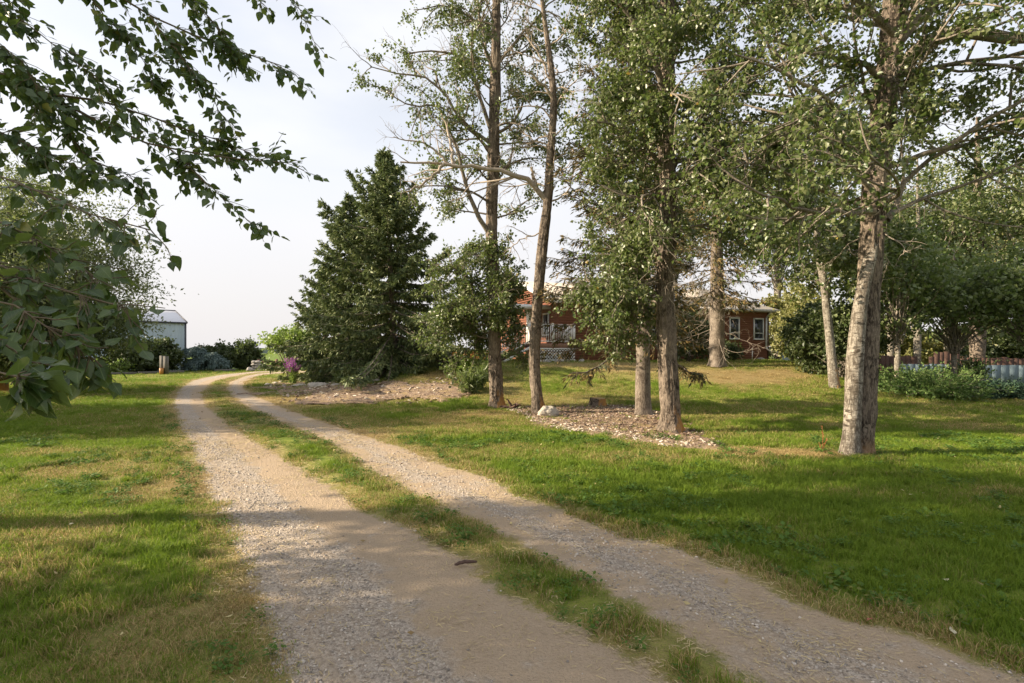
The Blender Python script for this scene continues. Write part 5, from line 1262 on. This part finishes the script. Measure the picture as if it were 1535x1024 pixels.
# railing
rail = thing_r = MB(); rail.bar((-2.0, -1.27, 1.80), (.32, -1.27, 1.80), .06, .05); rail.bar((-2.0, -1.27, 1.0), (.32, -1.27, 1.0), .04, .05); rail.bar((.30, -1.27, 1.80), (.30, -.06, 1.80), .05, .05); rail.bar((.30, -1.27, 1.0), (.30, -.06, 1.0), .04, .05)
rl = rail.build('railing', m_white, house)
for xx in (-1.98, -.85, .29):
    MB().box(xx - .045, xx + .045, -1.315, -1.225, .905, 1.86).build('post', m_white, rl)
bal = MB().box(-.014, .014, -.014, .014, 1.02, 1.775).mesh('baluster', m_white)
def child(name, me_, parent, loc):
    o = bpy.data.objects.new(name, me_); scene.collection.objects.link(o); o.parent = parent; o.location = loc; return o
for i in range(20):
    xx = -1.87 + i * .112
    if abs(xx + .85) > .05: child('baluster', bal, rl, (xx, -1.27, 0))
for i in range(10): child('baluster', bal, rl, (.30, -1.16 + i * .11, 0))
# stairs going down to the left
st_ = thing('porch_stairs', 'wooden porch stairs with white railing going down left from the deck', 'stairs', (HA[0], HA[1], HZ), th)
for i in range(5):
    zt_ = .72 - i * .16; xa = -2.03 - i * .30
    MB().box(xa - .31, xa, -1.25, -.05, zt_ - .035, zt_).build('tread', m_tread if i else m_wood, st_)
    MB().box(xa - .03, xa - .005, -1.25, -.05, zt_, zt_ + .125).build('riser', m_tread, st_)
for yy in (-1.29, -.02):
    b = MB(); b.bar((-2.03, yy, .70), (-3.55, yy, -.06), .04, .11); b.build('stringer', m_white, st_)
for yy in (-1.29, -.02):
    b = MB(); b.bar((-2.06, yy, 1.78), (-3.55, yy, .98), .05, .06); b.bar((-2.06, yy, 1.0), (-3.55, yy, .2), .04, .05); r_ = b.build('handrail', m_white, st_)
    MB().box(-3.60, -3.51, yy - .045, yy + .045, -.05, 1.05).build('post', m_white, r_)
    for i in range(12):
        xx = -2.16 - i * .115; zz = 1.78 - (-2.06 - xx) * .537
        MB().box(xx - .012, xx + .012, yy - .012, yy + .012, zz - .76, zz - .03).build('baluster', m_white, r_)
# garden stones below the lattice
def rock(root, name, loc, s, mat, seed, sub=2, parent=None):
    import bmesh
    bm = bmesh.new(); bmesh.ops.create_icosphere(bm, subdivisions=sub + 1, radius=1.0)
    r = random.Random(seed); o3 = Vector((r.random() * 50, r.random() * 50, r.random() * 50))
    for v_ in bm.verts:
        n_ = mnoise.noise(v_.co * 1.1 + o3) * .35 + mnoise.noise(v_.co * 2.8 + o3) * .14 + mnoise.noise(v_.co * 6 + o3) * .05
        c_ = v_.co * (1 + n_); c_.z = max(c_.z, -.45); v_.co = Vector((c_.x * s[0], c_.y * s[1], c_.z * s[2]))
    me_ = bpy.data.meshes.new(name); bm.to_mesh(me_); bm.free(); me_.materials.append(mat)
    o = bpy.data.objects.new(name, me_); scene.collection.objects.link(o); o.location = loc; o.rotation_euler = (0, 0, r.random() * 6)
    return o
m_rock_pale = simple("pale_limestone", (.43, .385, .32), .9, .25, 5, .6)
m_rock = simple("grey_fieldstone", (.33, .30, .27), .9, .35, 5, .6)
def hpt(x_, y_, z_=0.0):
    c_, s_ = math.cos(th), math.sin(th); return (HA[0] + c_ * x_ - s_ * y_, HA[1] + s_ * x_ + c_ * y_, HZ + z_)
LBL = ['rounded grey stone nearest the stairs below the lattice', 'flat stone second from the stairs below the lattice', 'grey stone under the middle of the lattice', 'pale stone under the right half of the lattice', 'tan stone at the right end of the lattice', 'grey stone just past the right end of the lattice']
for i in range(6):
    q = hpt(-1.6 + i * .42, -1.6 + .08 * math.sin(i * 2)); tag(rock(None, 'garden_stone', q, (.22, .14, .14), m_rock if i % 3 else m_rock_pale, 400 + i), LBL[i], 'stone', 'stones along the deck skirt')
# water barrel and sprinkler standpipe
m_barrel = simple("blue_grey_plastic", (.38, .47, .50), .5, .1, 5, .05)
q = hpt(14.95, -.45); bz = tz(q[0], q[1]); brl = thing('water_barrel', 'pale blue grey rain barrel under the downspout at the right end of the house', 'barrel', (q[0], q[1], bz))
prof = [(.0, .25), (.04, .27), (.2, .285), (.22, .292), (.24, .285), (.45, .287), (.47, .294), (.49, .287), (.66, .27), (.70, .25)]
b = MB(); b.tubes(np.array([[(0, 0, z_) for z_, _ in prof]]), np.array([[r_ for _, r_ in prof]]), 24); b.build('body', m_barrel, brl, smooth=True)
b = MB(); b.cyl((0, 0, .70), (0, 0, .73), .262, None, 24); b.build('lid', m_barrel, brl)
q = hpt(11.95, -.9); b = MB(); b.cyl((0, 0, -.05), (0, 0, .62), .022, None, 8); b.cyl((0, 0, .62), (0, 0, .68), .06, .03, 8); b.cyl((.0, 0, .5), (.1, -.02, .47), .012, None, 6)
o = b.build('garden_tap', m_white, loc=(q[0], q[1], tz(q[0], q[1]))); tag(o, 'white standpipe tap in the grass in front of the house wall', 'tap')
q = hpt(12.7, -.8); tag(rock(None, 'garden_stone', (q[0], q[1], tz(q[0], q[1]) + .03), (.3, .2, .13), m_rock, 431), 'low grey stone on the grass below the right windows of the house', 'stone')

# ------------------------------------------------------------------ the metal shed
m_steel = simple("pale_blue_steel_cladding", (.46, .55, .60), .45, .06, 2, .03, spec=.5)
m_roofw = simple("white_steel_roof", (.72, .71, .74), .45, .04, 2, .03, spec=.5)
m_trim = simple("dark_shed_trim", (.06, .06, .07), .5, .1, 4, .05)
aS = math.radians(41.5); cS = (-28.75, 45.0)
shed = thing('metal_shed', 'pale blue ribbed metal shed with dark trim and a white roof, behind the shrubs', 'shed', (cS[0], cS[1], 0), aS)
SL, SD, SE, SR = 24.0, 12.0, 4.14, 5.55
b = MB()
n = int(SL / .30)
xs = []
for i in range(n):
    x_ = -SL + i * SL / n; s_ = SL / n; xs += [(x_, 0), (x_ + s_ * .62, 0), (x_ + s_ * .70, -.05), (x_ + s_ * .90, -.05)]
xs.append((0, 0)); v = [(a, c_, 0) for a, c_ in xs] + [(a, c_, SE) for a, c_ in xs]; k = len(xs)
b.add(v, [(i, i + 1, k + i + 1, k + i) for i in range(k - 1)]); b.build('ribbed_wall', m_steel, shed)
b = MB(); b.box(-SL, 0, .02, .1, 0, SE); b.box(-.1, 0, .1, SD, 0, SE); b.box(-SL, 0, SD - .1, SD, 0, SE)
b.add([(0, 0, SE), (0, SD, SE), (0, SD / 2, SR)], [(0, 1, 2)]); b.build('wall', m_steel, shed)
b = MB(); slab(b, -SL - .1, .12, -.12, SE + .02, SD / 2, SR, .06); slab(b, -SL - .1, .12, SD + .12, SE + .02, SD / 2, SR, .06); b.build('roof', m_roofw, shed)
b = MB(); b.bar((-SL, -.16, SE + .02), (.16, -.16, SE + .02), .06, .14); b.bar((.16, -.16, SE + .06), (.16, SD / 2, SR + .06), .06, .1); b.bar((-SL, SD / 2, SR + .09), (.16, SD / 2, SR + .09), .1, .06); b.bar((.04, -.09, 0), (.04, -.09, SE - .05), .12, .08); b.build('trim', m_trim, shed)

# garden edge, posts, fence, gate pier
m_oldwood = simple("weathered_grey_wood", (.13, .12, .105), .85, .3, 10, .4, stretch=(4, 4, .5))
m_orange = simple("orange_plastic", (.42, .19, .05), .5, .15, 6, .05)
for (a, c_, lb) in (((100, 561, 34.5), (205, 560, 36.5), 'long low grey timber edging the garden bed in front of the shed'), ((208, 560, 36.8), (275, 558.5, 40.0), 'low timber edging between the old post and the shed corner'),
                    ((322, 558, 42.0), (352, 558, 42.5), 'short pale timber lying before the round shrubs')):
    p0 = P(*a); p1 = P(*c_); b = MB(); b.bar((p0[0], p0[1], .09), (p1[0], p1[1], .09), .2, .2); tag(b.build('garden_timber', m_oldwood), lb, 'timber edging')
p0 = P(246, 557, 37.0); pr = thing('wooden_post', 'old grey post with an orange foot, in front of the shed shrubs', 'post', (p0[0], 37.0, 0))
b = MB(); b.box(-.25, .0, -.12, .12, 0, 1.35); b.box(.02, .26, -.12, .12, 0, 1.30); b.build('post', m_oldwood, pr)
b = MB(); b.cyl((-.02, -.24, 0), (-.02, -.24, .45), .12, .14, 12); b.build('orange_bucket', m_orange, pr)
b = MB(); p0 = P(384, 555, 44.0)
gp = thing('gate_pier', 'pale stone gate pier at the left end of the wooden rail fence', 'gate pier', (p0[0], 44.0, 0))
for i in range(4):
    for j in range(2):
        o = rock(None, 'stone', (-.15 + .3 * j, 0, .08 + i * .22), (.24, .26, .15), m_rock, 500 + i * 3 + j, 1); o.parent = gp
p0 = P(374, 556, 42.5); tag(rock(None, 'boulder', (p0[0], 42.5, .12), (.32, .25, .22), m_rock, 520), 'rounded grey boulder at the foot of the shrub left of the gate pier', 'boulder')
m_rail = simple("brown_fence_rail", (.16, .09, .06), .8, .25, 8, .3)
fn = thing('rail_fence', 'low brown wooden rail fence between the drive and the green field', 'fence', (P(388, 555, 44.5)[0], 44.5, 0))
x0 = 0.0
for i in range(8):
    MB().box(x0 + i * 1.55 - .09, x0 + i * 1.55 + .09, -.07, .07, 0, 1.0).build('post', m_rail, fn)
    if i < 7:
        for zz in (.78, .42): MB().box(x0 + i * 1.55 + .095, x0 + (i + 1) * 1.55 - .095, -.05, .0, zz - .07, zz + .07).build('rail', m_rail, fn)

# ------------------------------------------------------------------ right fence
m_panel = simple("faded_blue_grey_panel", (.145, .195, .22), .75, .22, 3, .15, stretch=(1, 1, .4))
m_rust = simple("rusty_brown_board", (.085, .048, .036), .8, .5, 5, .3, stretch=(1, 1, .4))
pf = thing('panel_fence', 'low fence of faded blue grey upright panels behind the junipers', 'fence', (18.4, 24.2, 0))
x_ = 0.0; i = 0
while x_ < 8.6:
    w_ = .30 + .18 * random.random(); h_ = 1.02 + .05 * random.random() - .012 * x_
    b = MB(); b.box(x_, x_ + w_ - .016, random.uniform(-.004, .004), .04, .0, h_); o = b.build('panel', m_panel, pf)
    x_ += w_; i += 1
b = MB(); b.box(-.1, 8.7, .06, .1, .3, .4); b.box(-.1, 8.7, .06, .1, .75, .85); b.build('rail', m_tread, pf)
rfn = thing('board_fence', 'taller rusty brown board fence behind the blue grey panels', 'fence', (17.8, 25.6, 0))
x_ = 0.0
while x_ < 10.0:
    w_ = .22 + .12 * random.random(); h_ = 1.42 + .07 * random.random() + (.22 if 3.2 < x_ < 4.6 else 0) - .02 * x_
    if not (2.35 < x_ < 2.9):
        b = MB(); b.box(x_, x_ + w_ - .006, random.uniform(-.008, .008), .05, .0, h_); b.build('board', m_rust, rfn)
    x_ += w_
b = MB(); b.box(0, 10, .06, .1, .9, 1.0); b.build('rail', m_rust, rfn)

# ------------------------------------------------------------------ beds: stump, rocks, flowers
g = G(895, 609); b = MB(); root_s = thing('tree_stump', 'short cut tree stump on the grass slope behind the wood chip bed', 'stump', (g[0], g[1], tz(*g)))
v0 = MB(); bark_trunk(v0, np.array([(0, 0, -.08), (0, 0, .1), (.01, 0, .24)], float), [.23, .21, .21], sides=26, rings=14, ridge=.06, flare=.25, seed=61); v0.build('bark', m_bark, root_s, smooth=True)
m_cut = simple("cut_wood", (.42, .28, .14), .85, .25, 9, .3); MB().cyl((.01, 0, .2), (.01, 0, .235), .215, None, 26).build('cut_face', m_cut, root_s)
g = G(822, 626); rk = rock(None, 'rock', (g[0], g[1] + .1, .10), (.26, .2, .19), m_rock_pale, 601, 3); tag(rk, 'pale blocky rock against the foot of the slender bare poplar', 'rock')
g = G(766, 614); b = MB(); N = 16
br = walk(np.tile((g[0], g[1], .03), (N, 1)), unit(rng.normal(0, 1, (N, 3)) * (1, .6, .4) + (0.5, 0, .3)), np.full(N, .32), 6, .35, -.1); br[..., 2] = np.maximum(br[..., 2], .01); b.tubes(br, rfit(np.full(N, .045), 6, .4), 6)
tag(b.build('dead_root', m_tread, smooth=True), 'dark twisted root stub beside the leftmost poplar trunk', 'root')
stones = [(401, 577, .16, 'pale flat stone at the left end of the row by the purple flowers'), (412, 574.5, .14, 'small pale stone left of the purple flowers'), (421, 573, .13, 'pale stone touching the purple flowers on their left'), (426, 579, .12, 'small grey stone in front of the purple flowers'),
          (449, 579, .24, 'long flat pale stone right of the purple flowers'), (476, 579.5, .36, 'largest flat pale stone in front of the spruces'), (487, 573, .2, 'rounded stone behind the largest flat one'), (503, 578, .17, 'pale stone right of the largest flat one'),
          (543, 574, .17, 'pale stone at the foot of the spruce boughs'), (562, 571, .15, 'rightmost pale stone under the tallest spruce')]
for i, (a, c_, s_, lb) in enumerate(stones):
    g = G(a, c_ + 1); tag(rock(None, 'flat_stone', (g[0], g[1], tz(*g) + .04), (s_ * 1.3, s_ * .9, s_ * .5), m_rock_pale if i != 3 else m_rock, 620 + i), lb, 'stone', 'stones edging the spruce bed')
def stem_plant(label, name, px, py, n, h, spread, leafm, flowm=None, fl=(.7, 1.0), leafL=.12, nl=14, cat='flowers', group=None, fsz=.035, nf=26, grassy=False):
    g = G(px, py); z = tz(*g); r = thing(name, label, cat, (g[0], g[1], z), 0, group)
    a = rng.random(n) * 6.283; le = .12 + .25 * rng.random(n)
    st = np.stack([rng.normal(0, spread * .4, n), rng.normal(0, spread * .4, n), np.zeros(n)], -1); d = np.stack([np.cos(a) * le, np.sin(a) * le, np.ones(n)], -1)
    p_ = walk(st, d, h * (.75 + .35 * rng.random(n)), 7, .05, .0 if not grassy else -.1); b = MB(); b.tubes(p_, rfit(np.full(n, .006), 7, .4), 4); b.build('stems', leafm, r, kind='stuff', smooth=True)
    s2, d2, t2, _ = spawn(p_, nl, .05, .75 if flowm else 1.0); k_ = len(s2); Ls = leafL * (.6 + .7 * rng.random(k_)); b = MB()
    kites(b, s2, unit(d2 * .6 + rng.normal(0, .6, (k_, 3))), Ls, Ls * (.14 if grassy else .3)); b.build('leaves', leafm, r, kind='stuff')
    if flowm:
        s2, d2, t2, _ = spawn(p_, nf, fl[0], fl[1]); k_ = len(s2); b = MB(); kites(b, s2 + rng.normal(0, .018, (k_, 3)), unit(rng.normal(0, 1, (k_, 3))), np.full(k_, fsz), np.full(k_, fsz * .9)); b.build('petals', flowm, r, kind='stuff')
stem_plant('clump of tall magenta purple flower spikes at the corner of the spruce bed', 'purple_flowers', 440, 576, 50, 1.3, .24, m_leaf_light, m_purple, (.62, 1.0), .13, 16, fsz=.055, nf=22)
stem_plant('orange daylilies in bloom on the slope left of the leftmost poplar', 'orange_daylilies', 706, 561, 60, .85, .7, m_leaf_light, m_orange, (.94, 1.0), .3, 10, fsz=.10, nf=4)
stem_plant('second patch of orange daylilies, higher up towards the stairs', 'orange_daylilies', 722, 553, 45, .7, .6, m_leaf_light, m_orange, (.94, 1.0), .3, 10, fsz=.10, nf=4)
for a, c_, h_, lb in ((703, 590, .85, 'tall grass clump at the end of the worn bed'), (716, 584, .8, 'tall grass clump below the daylilies'), (733, 571, .7, 'tall grass clump touching the leftmost poplar trunk'), (512, 575, .5, 'thin tuft of grass in front of the spruce boughs')):
    stem_plant(lb, 'grass_tuft', a, c_, 60, h_ * .8, .30, m_leaf_maple, None, leafL=.28, nl=9, cat='grass tuft', grassy=True)
shrub('hedge_bush', 'low green shrub at the right foot of the tallest spruce', 'bush', 645, 556, 25.5, 1.4, .75, 50, 60, .10, m_leaf_light)
shrub('hedge_bush', 'dark low shrub below the first stair step', 'bush', 745, 540, 28.5, .9, .5, 25, 50, .09, m_leaf_dark)
# red dead weed by the twin poplar
m_redweed = simple("dried_red_weed", (.36, .12, .05), .8, .3, 20, 0)
g = G(1232, 678); r = thing('dead_weed', 'thin dried reddish weed stalk left of the twin poplar trunk', 'weed', (g[0], g[1], 0)); b = MB()
st = np.zeros((3, 3)); p_ = walk(st, [(0.02, 0, 1), (.25, 0, 1), (-.3, .1, 1)], np.array([.42, .25, .16]), 8, .06, .02); b.tubes(p_, rfit(np.full(3, .0028), 8, .5), 5); b.build('stalk', m_redweed, r)
s2, d2, t2, _ = spawn(p_, 40, .3, 1); b = MB(); kites(b, s2, unit(rng.normal(0, 1, (len(s2), 3))), np.full(len(s2), .018), np.full(len(s2), .009)); b.build('seed_heads', m_redweed, r, kind='stuff')

# garden bench with metal frame seen past the spruce
m_metal = simple("grey_metal", (.40, .42, .43), .5, .1, 6, .05, metal=.3)
g = P(663, 541, 27.0); gz = tz(g[0], 27.0); bn = thing('garden_bench', 'grey metal garden bench seen between the spruce and the poplar', 'bench', (g[0], 27.0, gz), .25)
for zz in (.42,): MB().box(-.65, .65, -.25, .2, zz, zz + .04).build('seat', m_metal, bn)
MB().box(-.65, .65, .2, .24, .55, .9).build('backrest', m_metal, bn)
for xx in (-.6, .6):
    for yy in (-.2, .2): MB().box(xx - .02, xx + .02, yy - .02, yy + .02, 0, .419).build('leg', m_metal, bn)
    MB().box(xx - .02, xx + .02, -.25, .19, .62, .65).build('armrest', m_metal, bn)
# stick on the drive
g = G(697, 854); b = MB(); p_ = smooth_path([(-.075, -.02, .02), (-.02, .0, .032), (.04, .012, .03), (.085, .03, .022)], 10, .002); b.tubes(p_[None], np.array([[.006, .012, .014, .014, .015, .014, .013, .012, .010, .006]]), 8)
tag(b.build('stick', m_tread, smooth=True, loc=(g[0], g[1], .02)), 'short dark stick lying on the driveway beside the grass strip', 'stick')
# fallen leaves
m_fallen = simple("fallen_pale_leaf", (.50, .45, .30), .7, .2, 20, 0); m_fred = simple("fallen_red_leaf", (.35, .12, .08), .7, .2, 20, 0)
fall = [(1277, 775, .05, m_fallen, 'cream curled leaf on the green lawn, left of the pair'), (1385, 745, .055, m_fallen, 'pale leaf in the lawn, upper of the pair right of the poplar'), (1363, 747, .04, m_fallen, 'small pale leaf just left of the upper pair'), (1417, 878, .07, m_fallen, 'long pale leaf in the lower right lawn'), (1430, 962, .075, m_fallen, 'long white leaf near the right edge of the track'),
        (1305, 939, .06, m_fred, 'reddish brown leaf at the verge of the right track'), (1354, 931, .045, m_fallen, 'tan leaf just above the right verge'), (1303, 727, .05, m_fallen, 'pale leaf below the twin poplar trunk'), (103, 794, .05, m_fallen, 'white leaf on the left lawn at the shade edge'), (76, 808, .045, m_fallen, 'second white leaf on the left lawn, lower left of the other'),
        (208, 642, .06, m_fallen, 'tiny pale leaf on the shaded band of the left lawn'), (514, 853, .04, m_fallen, 'pale chip lying in the left wheel track')]
for i, (a, c_, s_, mt, lb) in enumerate(fall):
    g = G(a, c_); bb = near_leaf(700 + i); o = bb.build('fallen_leaf', mt, smooth=True, loc=(g[0], g[1], .045 if i != 11 else .03)); o.scale = (s_ * .6, s_ * .75, s_ * .6); o.rotation_euler = (.2 * random.random(), .3, random.random() * 6); tag(o, lb, 'leaf', 'fallen leaves on the lawn')

# far treeline
m_far = simple("haze_tinted_trees", (.10, .13, .13), .95, .2, .05, 0)  # distance haze is put into the tree colour as a bluish tint
b = MB(); xs = np.linspace(-900, 900, 400); hs = 4.5 + 3.5 * vn(xs, xs * 0, 18, 88) * vn(xs, xs * 0, 90, 89)
for row in range(2):
    yy = 620 + row * 12; v = np.concatenate([np.stack([xs, np.full(400, yy), np.zeros(400)], -1), np.stack([xs, yy + 2 * vn(xs, xs, 9, 3), hs], -1)])
    b.add(v, [(i, i + 1, 401 + i, 400 + i) for i in range(399)])
b.box(-900, 900, 621, 631, 0, 3.9)
tag(b.build('far_treeline', m_far), 'thin blue green line of trees on the horizon beyond the field', 'treeline', kind='stuff')
print("objects", len(bpy.data.objects))
